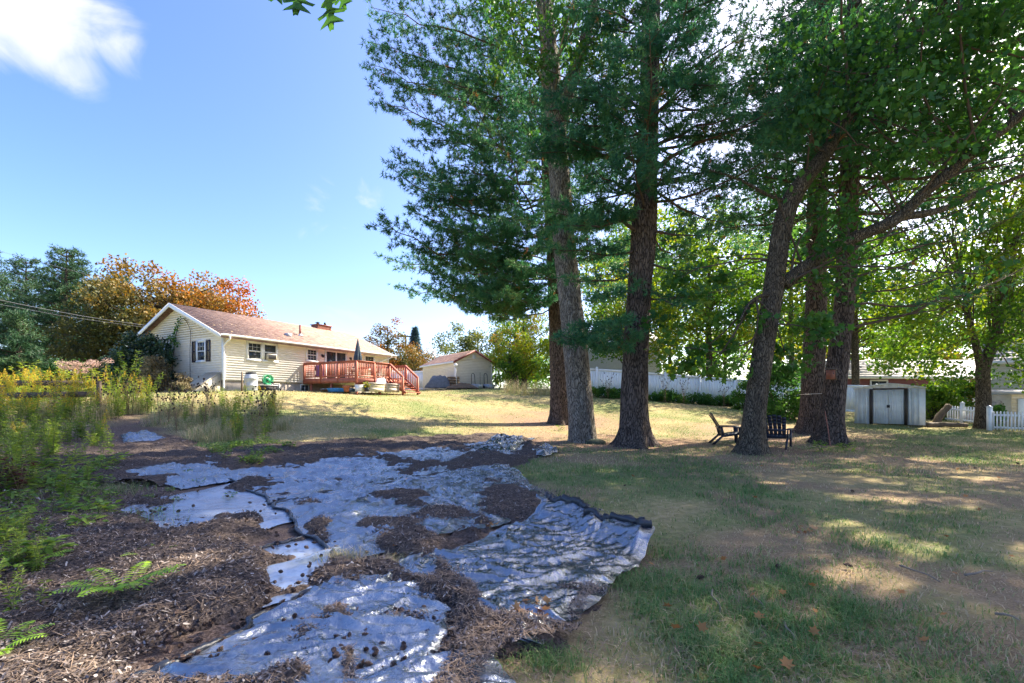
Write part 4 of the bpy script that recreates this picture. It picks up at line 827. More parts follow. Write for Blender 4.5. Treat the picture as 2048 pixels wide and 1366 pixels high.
# ------------------------------------------------------------------ two garden chairs
def adirondack(label, loc, fwd):
    rz = math.atan2(fwd[1], fwd[0])-math.pi/2
    c = thing('garden_chair', label, 'chair', loc, rz, 'dark plastic garden chairs under the trees')       # local +y is forward
    def slat(b, x, top, w0, w1):
        n = 7
        for k in range(n):
            f0, f1 = k/n, (k+1)/n
            yz = lambda f: (-.10-.30*f-.05*f*f, .30+(top-.30)*f)
            w = lambda f: w0+(w1-w0)*f; cx = lambda f: x*(1+.22*f)
            (y0, z0), (y1, z1) = yz(f0), yz(f1)
            hexa(b, [(cx(f0)-w(f0)/2,y0-.012,z0),(cx(f0)+w(f0)/2,y0-.012,z0),(cx(f0)+w(f0)/2,y0+.012,z0),(cx(f0)-w(f0)/2,y0+.012,z0),(cx(f1)-w(f1)/2,y1-.012,z1),(cx(f1)+w(f1)/2,y1-.012,z1),(cx(f1)+w(f1)/2,y1+.012,z1),(cx(f1)-w(f1)/2,y1+.012,z1)])
    for x, top in ((-.20,.90),(-.10,.95),(0,.97),(.10,.95),(.20,.90)): part('back_slat', M_navy, c, lambda b: slat(b, x, top, .090, .108))
    part('back_brace', M_navy, c, lambda b: (bar(b, (-.27,-.24,.52), (.27,-.24,.52), .03, .06), bar(b, (-.25,-.13,.33), (.25,-.13,.33), .03, .05)))
    for k in range(5): y = -.08+k*.105; part('seat_slat', M_navy, c, lambda b: bar(b, (-.25,y,.29+.020*k), (.25,y,.29+.020*k), .095, .022))
    for s in (-1, 1):
        part('arm', M_navy, c, lambda b: b.add([(s*x, y, z) for z in (.535, .56) for x, y in ((.24,-.22),(.26,.05),(.25,.36),(.30,.44),(.38,.42),(.40,.2),(.34,-.22))], q=[(i, (i+1) % 7, 7+(i+1) % 7, 7+i) for i in range(7)]+[(7,8,9,10),(7,10,11,12),(7,12,13,13)][:2], t=[(7,12,13),(0,1,2),(0,2,3),(0,3,4),(0,4,5),(0,5,6)]))
        part('leg', M_navy, c, lambda b: hexa(b, [(s*.31-.025,.33,0),(s*.31+.025,.33,0),(s*.31+.025,.41,0),(s*.31-.025,.41,0),(s*.31-.025,.28,.54),(s*.31+.025,.28,.54),(s*.31+.025,.42,.54),(s*.31-.025,.42,.54)]))
        part('leg', M_navy, c, lambda b: (hexa(b, [(s*.29-.022,-.48,0),(s*.29+.022,-.48,0),(s*.29+.022,-.38,0),(s*.29-.022,-.38,0),(s*.29-.022,-.22,.24),(s*.29+.022,-.22,.24),(s*.29+.022,-.08,.30),(s*.29-.022,-.08,.30)]), bar(b, (s*.288,-.2,.25), (s*.288,.33,.345), .036, .07)))
        part('arm_support', M_navy, c, lambda b: bar(b, (s*.29,-.14,.28), (s*.31,-.20,.535), .03, .07))
    return c
p = P(1452, 886, 14.2); adirondack('dark plastic garden chair seen from the side, left of the leaning oak trunk', (p[0], p[1], g(p[0], p[1])), (.97, -.22))
p = P(1553, 896, 13.2); adirondack('dark plastic garden chair seen from behind, right of the leaning oak trunk', (p[0], p[1], g(p[0], p[1])), (.62, .78))

# ------------------------------------------------------------------ left garden fence rails, utility pole and wires
def lrail(pa, pb, label):
    t = thing('fence_rail', label, 'fence rail', pa); part('rail', M_wood_old, t, lambda b: bar(b, (0,0,0), np.array(pb)-np.array(pa), .05, .16))
    return t
lrail(P(5, 791, 13.0), P(190, 788, 13.6), 'dark weathered board crossing low through the goldenrod'); lrail(P(30, 766, 14.6), P(165, 766, 14.8), 'dark weathered board crossing higher behind the goldenrod')
for px, py0, Y, lb in ((198, 762, 14.2, 'grey fence post at the end of the dark boards'), (2, 770, 13.2, 'grey fence post at the left edge among goldenrod')):
    p = P(px, py0, Y); t = thing('fence_post', lb, 'post', (p[0], p[1], g(p[0], p[1]))); part('post', M_wood_old, t, lambda b: box(b, -.045, .045, -.045, .045, -.2, p[2]-g(p[0], p[1])))
p = P(811, 760, 62); up_ = thing('utility_pole', 'slim utility pole with one crossarm beyond the outbuilding', 'utility pole', (p[0], p[1], 2.2))
top = P(811, 669, 62)[2]-2.2
part('pole', M_wood_old, up_, lambda b: tube(b, [(0,0,-.3),(0,0,top)], np.array([.17,.12]), 8)); part('crossarm', M_wood_old, up_, lambda b: box(b, -1.0, 1.0, -.08, .08, top-.35, top-.18))
for x in (-.85, -.3, .3, .85): part('insulator', M_grey, up_, lambda b: lathe(b, [(.05,0),(.07,.08),(.03,.18),(0,.2)], 8, (x, 0, top-.18)))
def wire(pts, r, label):
    a = np.array(pts[0]); t = thing('power_line', label, 'wire', a); part('cable', M_wirem, t, lambda b: tube(b, spline([np.array(p)-a for p in pts], 30), r, 4))
M_wirem = mat('weathered cable', (.16,.16,.17), rough=.6)
wire([P(-160, 562, 24), P(0, 600, 26), P(165, 632, 28.5), P(300, 652, 30.5)], .015, 'thick service cable slanting to the house, lowest on the left')
wire([P(-160, 585, 27), P(0, 609, 29), P(140, 634, 31), P(300, 656, 33)], .012, 'thin cable just under the thick service cable')
wire([P(-120, 478, 30), P(0, 503, 32), P(130, 537, 34), P(300, 585, 37)], .009, 'faint single wire high against the sky on the left')
# ------------------------------------------------------------------ trees: generators
GAPS = [(4.1,5.25,.17),(4.16,4.95,.22),(4.22,4.65,.24),(4.3,4.35,.22),(4.36,4.12,.16),(4.9,4.5,.16),(4.8,4.3,.14),(2.95,4.0,.16),(3.1,3.85,.18),(3.25,3.7,.13),(5.2,6.85,.2),(5.75,6.75,.2),(10.0,10.9,.35),(10.7,10.8,.35),(6.9,9.3,.2),(3.6,9.6,.18),(8.6,8.4,.22),(5.2,5.9,.12),(1.9,9.3,.15),(12.0,9.6,.3),(4.6,8.0,.15),(-3.0,3.55,.22),(-2.8,3.75,.18),(7.2,6.2,.15)]
def open_sky(p):
    """gaps in the canopy that let the sun through to the lawn"""
    k = np.ones(len(p), bool); s = np.array(sdir)
    for x, y, r in GAPS:
        o = p-np.array([x, y, 0.05]); t = o@s; k &= (np.linalg.norm(o-t[:, None]*s, axis=1) > r*1.25) | (p[:, 2] < 3)
    return k
def leaves(mb, pts, size, tint, up=.35, shape='diamond', nrm_bias=None):
    """pts (n,3): one small folded leaf each"""
    n = len(pts)
    if n == 0: return
    d = nrm(rng.normal(size=(n, 3))+np.array([0, 0, -.25])); a = nrm(rng.normal(size=(n, 3))+np.array([0, 0, up*2])); s = nrm(np.cross(d, a)); L = (size*(.6+.8*rng.random(n)))[:, None]
    u = np.cross(s, d)
    if shape == 'diamond':
        v = np.stack([pts, pts+d*L*.45+s*L*.34+u*L*.08, pts+d*L, pts+d*L*.45-s*L*.34+u*L*.08], 1)
        i = np.arange(n)[:, None]*4; t = np.concatenate([i+[0, 1, 2], i+[0, 2, 3]])
        mb.add(v.reshape(-1, 3), t=t, tint=np.repeat(tint, 4))
    elif shape == 'tri':
        v = np.stack([pts-s*L*.4, pts+s*L*.4, pts+d*L], 1); mb.add(v.reshape(-1, 3), t=np.arange(3*n).reshape(-1, 3), tint=np.repeat(tint, 3))
    else:                                             # lobed leaf: five pointed
        out = [(0,0),(.16,.22),(.52,.30),(.26,.42),(.50,.72),(.20,.66),(0,1.0),(-.20,.66),(-.50,.72),(-.26,.42),(-.52,.30),(-.16,.22)]
        v = np.stack([pts+d*L*b+s*L*a+u*L*(.16*abs(a)) for a, b in out]+[pts+d*L*.45], 1)
        i = np.arange(n)[:, None]*13; t = np.concatenate([i+[12, k, (k+1) % 12] for k in range(12)])
        mb.add(v.reshape(-1, 3), t=t, tint=np.repeat(tint, 13))
def tufts(mb, pts, dirs, length, width, k, tint, spread=.85):
    n = len(pts)
    if n == 0: return
    d = nrm(dirs[:, None]*.75+spread*rng.normal(size=(n, k, 3))*.75); L = length*(.6+.6*rng.random((n, k, 1)))
    s = nrm(np.cross(d, rng.normal(size=(n, k, 3))))*width/2; b = pts[:, None]+d*.01
    v = np.stack([b-s, b+s, b+d*L], 2).reshape(-1, 3)
    tt = np.clip(np.repeat(tint, k)+.10*rng.normal(size=n*k), 0, 1)
    mb.add(v, t=np.arange(n*k*3).reshape(-1, 3), tint=np.repeat(tt, 3))
def trunk_mesh(path, rad, seg=40, rings=170, lobes=5, flare=.55, seed=0, rough=.07):
    p = spline(path, rings); r = spline(np.stack([rad, rad, rad], -1), rings)[:, 0]
    h = np.r_[0, np.cumsum(np.linalg.norm(np.diff(p, axis=0), axis=1))]
    th = np.linspace(0, 2*np.pi, seg, endpoint=False); T, H = np.meshgrid(th, h)
    fl = flare*np.exp(-H/.34)*(1+.55*np.cos(lobes*T+seed)+.3*np.cos((lobes-2)*T+2*seed))
    cs, sn = np.cos(T), np.sin(T)
    bk = ridge(cs*3.6+seed*5+sn*3.1, H*1.5+sn*3.6, 200+seed, 3)-.6
    wv = .06*(fbm(cs*1.3+seed, H*.45+sn, 230+seed, 3)-.5)
    R = r[:, None]*(1+np.maximum(fl, -.05)+rough*bk*1.6+wv)
    d = nrm(np.gradient(p, axis=0)); s = nrm(np.cross(d, np.array([0, 1., 0]))); u = np.cross(s, d)
    v = p[:, None]+R[..., None]*(cs[..., None]*s[:, None]+sn[..., None]*u[:, None])
    i = np.arange(rings-1)[:, None]*seg; j = np.arange(seg)[None]; k = (j+1) % seg
    return MB().add(v.reshape(-1, 3), q=np.stack([i+j, i+k, i+seg+k, i+seg+j], -1).reshape(-1, 4))
def at_h(path, z):
    p = np.asarray(path); return np.array([np.interp(z, p[:, 2], p[:, 0]), np.interp(z, p[:, 2], p[:, 1]), z])
def pine_branch(lm, nd, a, b, sag, r0, dens=1.0, needle=(.15, .014, 9), tint0=.35, top=False, start=.22, subl=.36, dead=0.0):
    """one limb from a to b with flat side sprays of needle tufts"""
    a = np.array(a, float); b = np.array(b, float); L = np.linalg.norm(b-a); n = max(6, int(L*1.6))
    t = np.linspace(0, 1, n)[:, None]; p = a+(b-a)*t; p[:, 2] += (-sag*np.sin(np.pi*t[:, 0])+sag*.5*t[:, 0]**3)*L*.1
    p[1:-1] += rng.normal(size=(n-2, 3))*L*.012
    tube(lm, p, r0*.72*(1-.88*t[:, 0]), 6, False)
    ax = nrm(b-a); side = nrm(np.cross(ax, (0, 0, 1))); upv = np.cross(side, ax)
    ns = int(L*4.2*dens*.9)
    P_, D_ = [], []
    for k in range(ns):
        f = start+(1-start)*((k+rng.random())/ns); q = p[0]+0
        q = np.array([np.interp(f, t[:, 0], p[:, c]) for c in range(3)])
        sg = 1 if k % 2 else -1; ang = math.radians(38+22*rng.random())
        dd = nrm(ax*math.cos(ang)+side*sg*math.sin(ang)+upv*rng.normal(.10, .12))
        sl = L*subl*(1.05-f*.75)*(.55+.7*rng.random()); sl = min(sl, 2.6)
        m = 5; tt = np.linspace(0, 1, m)[:, None]; sp = q+dd*sl*tt; sp[:, 2] += .10*sl*tt[:, 0]**2-.02
        tube(lm, sp, .011*(1-.7*tt[:, 0])*max(.6, min(1.5, sl)), 3, False)
        if rng.random() < dead: continue
        nt_ = max(4, int(sl/.056*dens)); fs = .18+.82*rng.random(nt_)
        base = q+dd*sl*fs[:, None]; base[:, 2] += .10*sl*fs**2-.02
        off = side*sg*0; tw = nrm(dd*.8+.75*rng.normal(size=(nt_, 3))*np.array([1, 1, .6])+np.array([0, 0, .25]))
        tip = base+tw*(.05+.15*rng.random((nt_, 1)))
        P_.append(tip); D_.append(tw)
    if P_:
        P_ = np.concatenate(P_); D_ = np.concatenate(D_); kk = open_sky(P_); P_, D_ = P_[kk], D_[kk]; cl = fbm(P_[:, 0]*1.1, P_[:, 1]*1.1+P_[:, 2]*1.3, 7, 3)
        ti = np.clip(tint0+.9*(cl-.5)+.10*rng.normal(size=len(P_)), 0, .72); ti = np.where(rng.random(len(P_)) < .008, 1.0, ti)
        tufts(nd, P_, D_, needle[0], needle[1], needle[2], ti)
        tips = P_[::3]
    tufts(nd, p[-1:], ax[None], needle[0], needle[1], needle[2], np.array([tint0]))
def make_tree(name, label, cat, base, bark_m, tr, limbs, crown, leaf_m, group=None, limb_m=None):
    """tr, limbs, crown: MB in world coordinates; re-based to the foot of the tree"""
    t = thing(name, label, cat, base, group=group); o = -np.array(base, float)
    for mb_, nm, m, sm, ti in ((tr, 'trunk', bark_m, True, False), (limbs, 'limbs', limb_m or M_twig, True, False), (crown, 'crown', leaf_m, False, True)):
        if mb_ is None or not mb_.v: continue
        mb_.v = [v+o for v in mb_.v]; ob = mb_.build(nm, m, t, sm, ti)
        if nm == 'crown': ob['kind'] = 'stuff'
    return t
def TP(pts, Y, base_in=.15):
    """trunk polyline from photo pixels at its own depth; the foot sunk into the ground"""
    out = [P(a, b, Y+(c[0] if c else 0)) for a, b, *c in pts]
    out[0][2] = g(out[0][0], out[0][1])-base_in; return np.array(out)
NE = (.185, .026, 10)
# ------------------------------------------------------------------ the pine group
def pine(name, label, pts, Y, rads, z0, z1, rad_fn, seed, hero=(), nwh=26, per=5, dens=1.0, bark_m=None, dz=None, skip=None, needle=NE, tint0=.35, flare=.5, group='tall pines in the yard', dead_low=()):
    path = TP(pts, Y); tr = trunk_mesh(path, np.array(rads), seed=seed, flare=flare); lm = MB(); nd = MB(); nrm_ = path
    for k in range(nwh):
        f = (k+.5)/nwh; z = z0+(z1-z0)*f; a0 = rng.random()*6.28
        for j in range(per):
            az = a0+j*2*np.pi/per+rng.normal()*.25; R = rad_fn(f, az)*(.75+.4*rng.random())
            if R < .4: continue
            el = math.radians(-4+40*f**1.2+rng.normal()*7)
            a = at_h(path, z+rng.normal()*.12); b = a+np.array([math.cos(az)*math.cos(el), math.sin(az)*math.cos(el), math.sin(el)])*R
            if skip and skip(a, b): continue
            hi = b[2] > EYE+HZ/FPX*max(b[1], .5)+1.5
            pine_branch(lm, nd, a, b, .8, .02+.011*R, dens*(.32 if hi else 1), (.28, .04, 5) if hi else needle, tint0)
    for (pa, pb, Yb, sag, r0, dn) in hero:
        a = at_h(path, EYE+(HZ-pa)/FPX*Y); b = P(pb[0], pb[1], Yb); pine_branch(lm, nd, a, b, sag, r0, dn, needle, tint0)
    for (pa, pb, Yb, r0) in dead_low:
        a = at_h(path, EYE+(HZ-pa)/FPX*Y); b = P(pb[0], pb[1], Yb); pine_branch(lm, nd, a, b, .4, r0, .55, needle, tint0, dead=.7)
    return make_tree(name, label, 'tree', path[0]+np.array([0, 0, .15]), bark_m or M_bark_pine, tr, lm, nd, M_needle, group)
wrap = lambda a: (a+np.pi) % (2*np.pi)-np.pi
# T1: rearmost of the left pair, big left-hand sprays
def rf1(f, az):
    left = .5+.5*math.cos(wrap(az-np.pi)); return (4.0+3.9*left)*(1-.72*f)
pine('pine_tree', 'straight pine behind the pale trunk, its long boughs reaching left over the lawn', [(1122,850),(1118,700),(1113,560),(1108,450),(1100,340),(1096,150),(1090,-150),(1088,-420)], 20.6, [.47,.43,.41,.40,.38,.34,.24,.08], 7.2, 27, rf1, 1,
     hero=[(345,(1000,110),18.5,-.6,.11,1.0),(345,(765,205),18,-.2,.10,1.15),(420,(800,340),18,.3,.09,1.2),(500,(825,428),18.5,.6,.09,1.25),(545,(845,515),18.5,.8,.09,1.25),(560,(890,562),19,1.0,.08,1.2),(590,(940,625),19.5,1.2,.06,.8),(560,(930,510),16.5,.6,.08,1.2),(560,(960,590),17.5,.8,.07,1.2),(470,(890,460),16.5,.2,.08,1.1),(300,(750,125),18.5,-.3,.09,1.15),(220,(745,80),18.5,-.3,.09,1.1),(140,(745,10),19,-.3,.09,1.0),(250,(880,150),16.5,-.2,.08,1.0),(380,(900,330),16,0,.08,1.0),(60,(800,-60),18,-.3,.09,1.0),(590,(1000,560),17,.5,.06,1.2),(605,(880,590),18.6,.9,.06,1.3),(600,(945,605),17.6,.9,.06,1.3),(580,(1005,600),16.6,.8,.06,1.3),(540,(1055,540),15.6,.5,.06,1.3),(520,(960,470),16.4,.4,.06,1.3),(480,(1010,440),15.8,.2,.06,1.2),(590,(850,545),18.2,.8,.06,1.3),(610,(915,615),18.2,1.0,.05,1.2),(530,(880,480),17,.5,.06,1.3),(400,(860,390),17,.2,.06,1.2),(320,(850,280),17,.1,.07,1.2)],
     nwh=20, per=5, dens=.95, skip=lambda a, b: b[1] > a[1]+3.5 and b[2] < 16)
# T3: dark pine in the middle
pine('pine_tree', 'dark broad trunked pine right of the pale trunk with a swollen limb knot', [(1268,890),(1268,800),(1272,690),(1279,580),(1287,470),(1294,350),(1298,200),(1302,0),(1304,-300),(1306,-560)], 13.9, [.43,.40,.37,.355,.38,.31,.29,.26,.18,.06], 7.0, 22, lambda f, az: 4.4*(1-.7*f), 2, flare=.95,
     hero=[(250,(1085,245),12.6,.2,.07,1.3),(300,(1060,310),12.8,.2,.07,1.3),(440,(1075,425),12.6,.3,.06,1.3),(500,(1085,500),12.8,.5,.06,1.3),(200,(1120,190),11.6,.1,.07,1.2),(400,(1360,380),12.6,.2,.06,1.2),(330,(1240,300),11.6,.2,.06,1.3),(560,(1370,620),12.4,.6,.05,1.0),(170,(1440,170),11.2,.0,.07,1.3),(60,(1450,-10),11.2,.0,.07,1.2),(60,(1180,10),11.4,.0,.07,1.2),(470,(1170,395),12.8,-.3,.10,.6),(545,(1130,560),12.5,.6,.06,1.0),(430,(1130,455),12,.3,.07,1.2),(400,(1180,330),11.5,.2,.07,1.2),(330,(1120,270),11.8,.1,.07,1.1),(300,(1230,190),11,.0,.07,1.1),(350,(1420,275),13,-.6,.13,.5),(300,(1470,230),11.5,-.2,.09,1.2),(250,(1420,120),11.5,-.2,.09,1.2),(230,(1180,150),11.5,0,.08,1.0),(200,(1500,60),12.2,-.2,.09,1.2),(520,(1400,545),13,.6,.06,1.0),(600,(1480,570),12.5,.5,.05,.8),(680,(1190,690),12.2,.9,.05,1.5),(640,(1150,655),12.8,.6,.05,1.5),(690,(1240,650),11.8,.6,.05,1.3),(660,(1120,680),12.6,.8,.05,1.4),(560,(1190,600),12.2,.6,.05,1.2),(460,(1430,470),12.5,.4,.07,.7),(120,(1380,60),10.5,0,.09,1.2),(120,(1250,90),10.8,0,.08,1.1)],
     nwh=20, per=5, dens=1.0, tint0=.32, skip=lambda a, b: b[1] < 9 and b[2] < 9)
# T5 and T6: the pines right of the chairs
pine('pine_tree', 'straight dark pine behind the trunk with the birdhouse', [(1622,866),(1626,760),(1632,600),(1634,400),(1642,250),(1648,60),(1655,-200),(1660,-400)], 18.1, [.42,.39,.36,.34,.31,.27,.2,.06], 8.6, 26, lambda f, az: 4.8*(1-.65*f), 3, flare=.8, nwh=21, per=6, dens=.85, tint0=.3,
     hero=[(250,(1530,170),15.5,.0,.09,1.1),(300,(1480,250),16,.3,.08,1.1),(200,(1560,80),15,0,.08,1.0),(420,(1500,340),16.5,.4,.06,.8)])
pine('pine_tree', 'leaning pine carrying the birdhouse, with many bare boughs to the right', [(1657,888),(1667,800),(1680,690),(1691,580),(1697,400),(1703,250),(1708,60),(1712,-240),(1716,-520)], 14.4, [.36,.315,.29,.275,.26,.24,.21,.14,.05], 8.3, 22, lambda f, az: 4.6*(1-.65*f), 4, flare=.9, nwh=21, per=6, dens=.85, tint0=.3,
     hero=[(270,(1560,215),12.5,.2,.07,1.2),(250,(1620,180),12,.1,.07,1.2),(200,(1590,90),12,.1,.07,1.1),(260,(1790,230),12.4,.1,.07,1.1),(150,(1800,90),12.5,0,.07,1.1),(330,(1600,290),12.8,.2,.06,.9)],
     dead_low=[(330,(2060,120),13.2,.07),(400,(2080,190),13.6,.07),(430,(2100,330),14.4,.06),(480,(2090,250),13,.06),(520,(2060,430),13.6,.06),(560,(2100,400),12.8,.05),(590,(2060,505),13.5,.05),(660,(2070,530),14,.08),(640,(1960,600),13.2,.05),(610,(2050,570),14.8,.06),(460,(1900,430),15.5,.05),(360,(1850,280),15.8,.05),(500,(1540,460),13.6,.04),(300,(2020,60),14.6,.06)])

# ------------------------------------------------------------------ broadleaved trees near
def clumps(mb, centres, r, per, size, tint_fn, shape='diamond', flat=.7):
    for c in centres:
        n = int(per*(.7+.6*rng.random())); q = rng.normal(size=(n, 3)); q = nrm(q)*(rng.random((n, 1))**.45)*r*np.array([1, 1, flat])*(.7+.6*rng.random()); p = c+q; p = p[open_sky(p)]
        leaves(mb, p, size, tint_fn(p), shape=shape)
def limb_to(lm, a, b, r0, r1=.012, bend=.12, seg=6):
    a = np.array(a, float); b = np.array(b, float); L = np.linalg.norm(b-a); n = max(5, int(L*1.3)); t = np.linspace(0, 1, n)[:, None]
    off = rng.normal(size=3)*L*bend; p = a+(b-a)*t+np.sin(np.pi*t)*off*.6; p[:, 2] += np.sin(np.pi*t[:, 0])*L*.06; p[1:-1] += rng.normal(size=(n-2, 3))*L*.012
    tube(lm, p, r0+(r1-r0)*t[:, 0]**.7, seg, False); return p
def tint_noise(lo, hi, sc=.9, seed=3):
    def f(p): return np.clip(lo+(hi-lo)*(fbm(p[:, 0]*sc, p[:, 1]*sc+p[:, 2]*sc*1.2, seed, 3)*1.6-.3)+.09*rng.normal(size=len(p)), 0, 1)
    return f
# T2: pale trunk, oak leaves high up
path = TP([(1166,882),(1160,800),(1150,690),(1140,600),(1128,480),(1118,340),(1108,200),(1097,90),(1085,-30),(1078,-250),(1074,-420)], 15.0)
tr = trunk_mesh(path, np.array([.43,.415,.395,.375,.36,.335,.31,.27,.23,.15,.05]), seed=5, flare=.22); lm = MB(); cr = MB()
pf = spline([P(1120,240,15), P(1150,140,14.8), P(1172,70,14.6), P(1192,-10,14.5), P(1215,-160,14.3), P(1230,-330,14.5)], 40); tube(tr, pf, np.linspace(.24, .07, 40), 14, wob=.06)
tf = tint_noise(.1, .8, .8, 13); cs = []
for k in range(70):
    z = 11+13*rng.random(); az = rng.random()*6.28; R = 1.0+3.6*rng.random(); c = at_h(path, z)+np.array([math.cos(az)*R, math.sin(az)*R, 1.0*rng.random()])
    if k % 2 == 0: limb_to(lm, at_h(path, z-1.2), c, .045, bend=.25)
    cs.append(c)
for px, py, Yc in ((1040,60,14),(1060,30,13.6),(1030,110,14.2),(1075,130,14),(1010,20,14.4),(1130,40,14.2),(1160,110,14),(1215,60,13.8),(1230,130,14.2),(1090,-20,14)):
    c = P(px, py, Yc); cs.append(c); limb_to(lm, at_h(path, c[2]-.6), c, .04)
clumps(cr, cs, .75, 130, .15, tf)
make_tree('oak_tree', 'pale grey barked trunk leaning left in front of the straight pine, forked high up', 'tree', path[0]+np.array([0,0,.15]), M_bark_grey, tr, lm, cr, M_leaf_oak, limb_m=M_twig_grey)
# T4: leaning oak with the long right-hand limb
path = TP([(1502,905),(1510,820),(1528,690),(1545,590),(1560,480),(1578,410),(1612,355),(1652,305),(1700,225),(1765,140),(1840,70),(1920,-40),(1990,-190),(2030,-330)], 12.1)
tr = trunk_mesh(path, np.array([.31,.27,.255,.245,.235,.23,.20,.17,.14,.12,.10,.08,.06,.03]), seed=8, flare=.6, rough=.05); lm = MB(); cr = MB()
big = spline([P(1566,570,12.1), P(1610,535,12.0), P(1700,480,11.8), P(1790,440,11.5), P(1850,385,11.3), P(1930,320,11.0), P(2050,225,10.6), P(2200,110,10.2)], 60); tube(tr, big, np.linspace(.17, .085, 60)*(1+.1*fbm(np.arange(60)*.4, np.zeros(60), 9, 2)), 14, wob=.1)
b2 = spline([big[26], P(1880,420,11.6), P(1960,385,11.9), P(2060,345,12.2)], 30); tube(tr, b2, np.linspace(.10, .05, 30), 10, wob=.1)
b3 = spline([P(1548,600,12.1), P(1530,590,11.9), P(1500,605,11.6), P(1480,640,11.4)], 16); tube(tr, b3, np.linspace(.07, .02, 16), 8)
b4 = spline([P(1580,405,12.1), P(1540,392,12.0), P(1480,360,11.8), P(1420,340,11.6)], 20); tube(tr, b4, np.linspace(.06, .02, 20), 8)
tf = tint_noise(.0, .75, .9, 17); cs = []
for px, py, Yc in [(1330,690,12.6),(1360,650,12.8),(1400,700,12.4),(1430,640,12.6),(1460,690,12.2),(1390,600,13),(1480,620,11.8),(1340,730,12.6),(1420,740,12.4),(1380,725,12.7),(1470,735,11.9),(1560,700,12.4),(1580,740,12.5),(1520,640,11.6),(1590,660,12.8),(1600,720,13),(1540,745,12.6),(1640,640,11.5),(1650,665,11.4),(1620,650,11.8),(1350,560,13),(1310,640,12.9),(1440,560,12.9)]:
    c = P(px, py, Yc); cs.append(c)
for c in cs[::2]: limb_to(lm, b3[8] if rng.random() < .5 else at_h(path[:8], c[2]+.3), c, .03)
clumps(cr, cs, .42, 62, .17, tf, 'lobed', .75)
cs = []
for k in range(70):
    f = rng.random(); i = int(f*59); o = big[i] if k % 2 else spline(path[7:], 60)[i]; c = o+rng.normal(size=3)*np.array([1.5, 1.5, 1.0])+np.array([0, 0, .8])
    cs.append(c)
    if k % 2: limb_to(lm, o, c, .035)
for k in range(42):
    px = 1650+500*rng.random(); py = -250+330*rng.random(); Yc = 9.5+4*rng.random(); cs.append(P(px, py, Yc))
    if k % 3 == 0: limb_to(lm, path[min(13, 8+int(5*rng.random()))], cs[-1], .05)
for k in range(30):
    cs.append(P(1610+360*rng.random(), 40+300*rng.random(), 9.8+1.8*rng.random()))
    if k % 3 == 0: limb_to(lm, path[min(10, 6+int(4*rng.random()))], cs[-1], .03)
clumps(cr, cs, .72, 95, .15, tint_noise(.0, .5, .9, 19))
make_tree('oak_tree', 'leaning trunk between the two chairs with a long limb rising to the right', 'tree', path[0]+np.array([0,0,.15]), M_bark_oak, tr, lm, cr, M_leaf_oak, limb_m=M_twig)
# T7: twin-stemmed tree by the picket fence
bx0 = (1966-1024)/FPX*20.0
path = np.array([[bx0, 20, g(bx0, 20)-.15], P(1967, 800, 20), P(1966, 735, 20), P(1985, 690, 20), P(1998, 640, 20), P(2008, 560, 20.2), P(2030, 480, 20.4), P(2060, 380, 20.6)])
tr = trunk_mesh(path, np.array([.28,.25,.24,.20,.18,.15,.12,.05]), rings=90, seed=9, flare=.25); lm = MB(); cr = MB()
s2 = spline([P(1964,745,20), P(1952,690,19.9), P(1938,640,19.8), P(1925,560,19.8), P(1905,470,19.6)], 30); tube(tr, s2, np.linspace(.16, .05, 30), 12, wob=.06)
s3 = spline([P(1998,690,20), P(2030,670,19.6), P(2075,645,19.2)], 14); tube(tr, s3, np.linspace(.06, .03, 14), 8)
cs = []
for k in range(320):
    px = 1760+420*rng.random(); py = 120+640*rng.random()**.75; Yc = 17.5+5.5*rng.random()
    if py > 700 and 1890 < px < 2048 and rng.random() < .8: continue
    cs.append(P(px, py, Yc))
    if k % 3 == 0: limb_to(lm, (s2[10+int(20*rng.random())] if px < 1960 else path[min(7, 3+int(5*rng.random()))]), cs[-1], .03)
clumps(cr, cs, .8, 120, .15, tint_noise(.1, .75, .7, 23))
make_tree('maple_tree', 'slim twin stemmed maple beside the white picket fence', 'tree', path[0]+np.array([0,0,.15]), M_bark_oak, tr, lm, cr, M_leaf_bright)

# ------------------------------------------------------------------ broadleaved trees behind, and the shade trees beyond the frame
def tree(name, label, base, H, cz, rx, rz, ncl, cr_, per, size, leaf_m, tint, tr_r=.25, group=None, bark_m=None, lean=0.0, gap=0.0, ry=None, z_bias=0):
    x, y = base; z = g(x, y); ry = ry or rx
    path = np.array([[x, y, z-.2], [x+.05, y, z+H*.12], [x+lean*.3, y, z+H*.35], [x+lean*.7, y, z+H*.65], [x+lean, y, z+H*.95]])
    t_ = trunk_mesh(path, np.array([tr_r*1.2, tr_r, tr_r*.85, tr_r*.5, .03]), 18, 50, seed=int(abs(x*7)) % 50, flare=.25); lm = MB(); c_ = MB(); cs = []
    while len(cs) < ncl:
        q = rng.normal(size=3); q = nrm(q)*(rng.random()**.4); 
        if q[2] < -.75: continue
        w = .80+.5*vn(np.array([math.atan2(q[1], q[0])*1.5+x]), np.array([q[2]*2+y]), 5)[0]
        cs.append(np.array([x+lean*.6, y, z+cz])+q*np.array([rx, ry, rz])*w)
    for k, c in enumerate(cs):
        if k % 2 == 0: limb_to(lm, at_h(path, np.clip(c[2]-.35*np.hypot(c[0]-x, c[1]-y)-.3, z+H*.15, z+H*.9)), c, tr_r*.22, .012)
    clumps(c_, cs, cr_, per, size, tint)
    return make_tree(name, label, 'tree', (x, y, z), bark_m or M_bark_oak, t_, lm, c_, leaf_m, group)
TN = tint_noise
gB = 'leafy trees behind the white fence'
tree('background_tree', 'sunlit leafy tree behind the fence left of the leaning oak', (9.5, 35), 11, 6.2, 4.6, 4.6, 95, 1.05, 120, .22, M_leaf_bright, TN(.15, .78, .4, 3), group=gB)
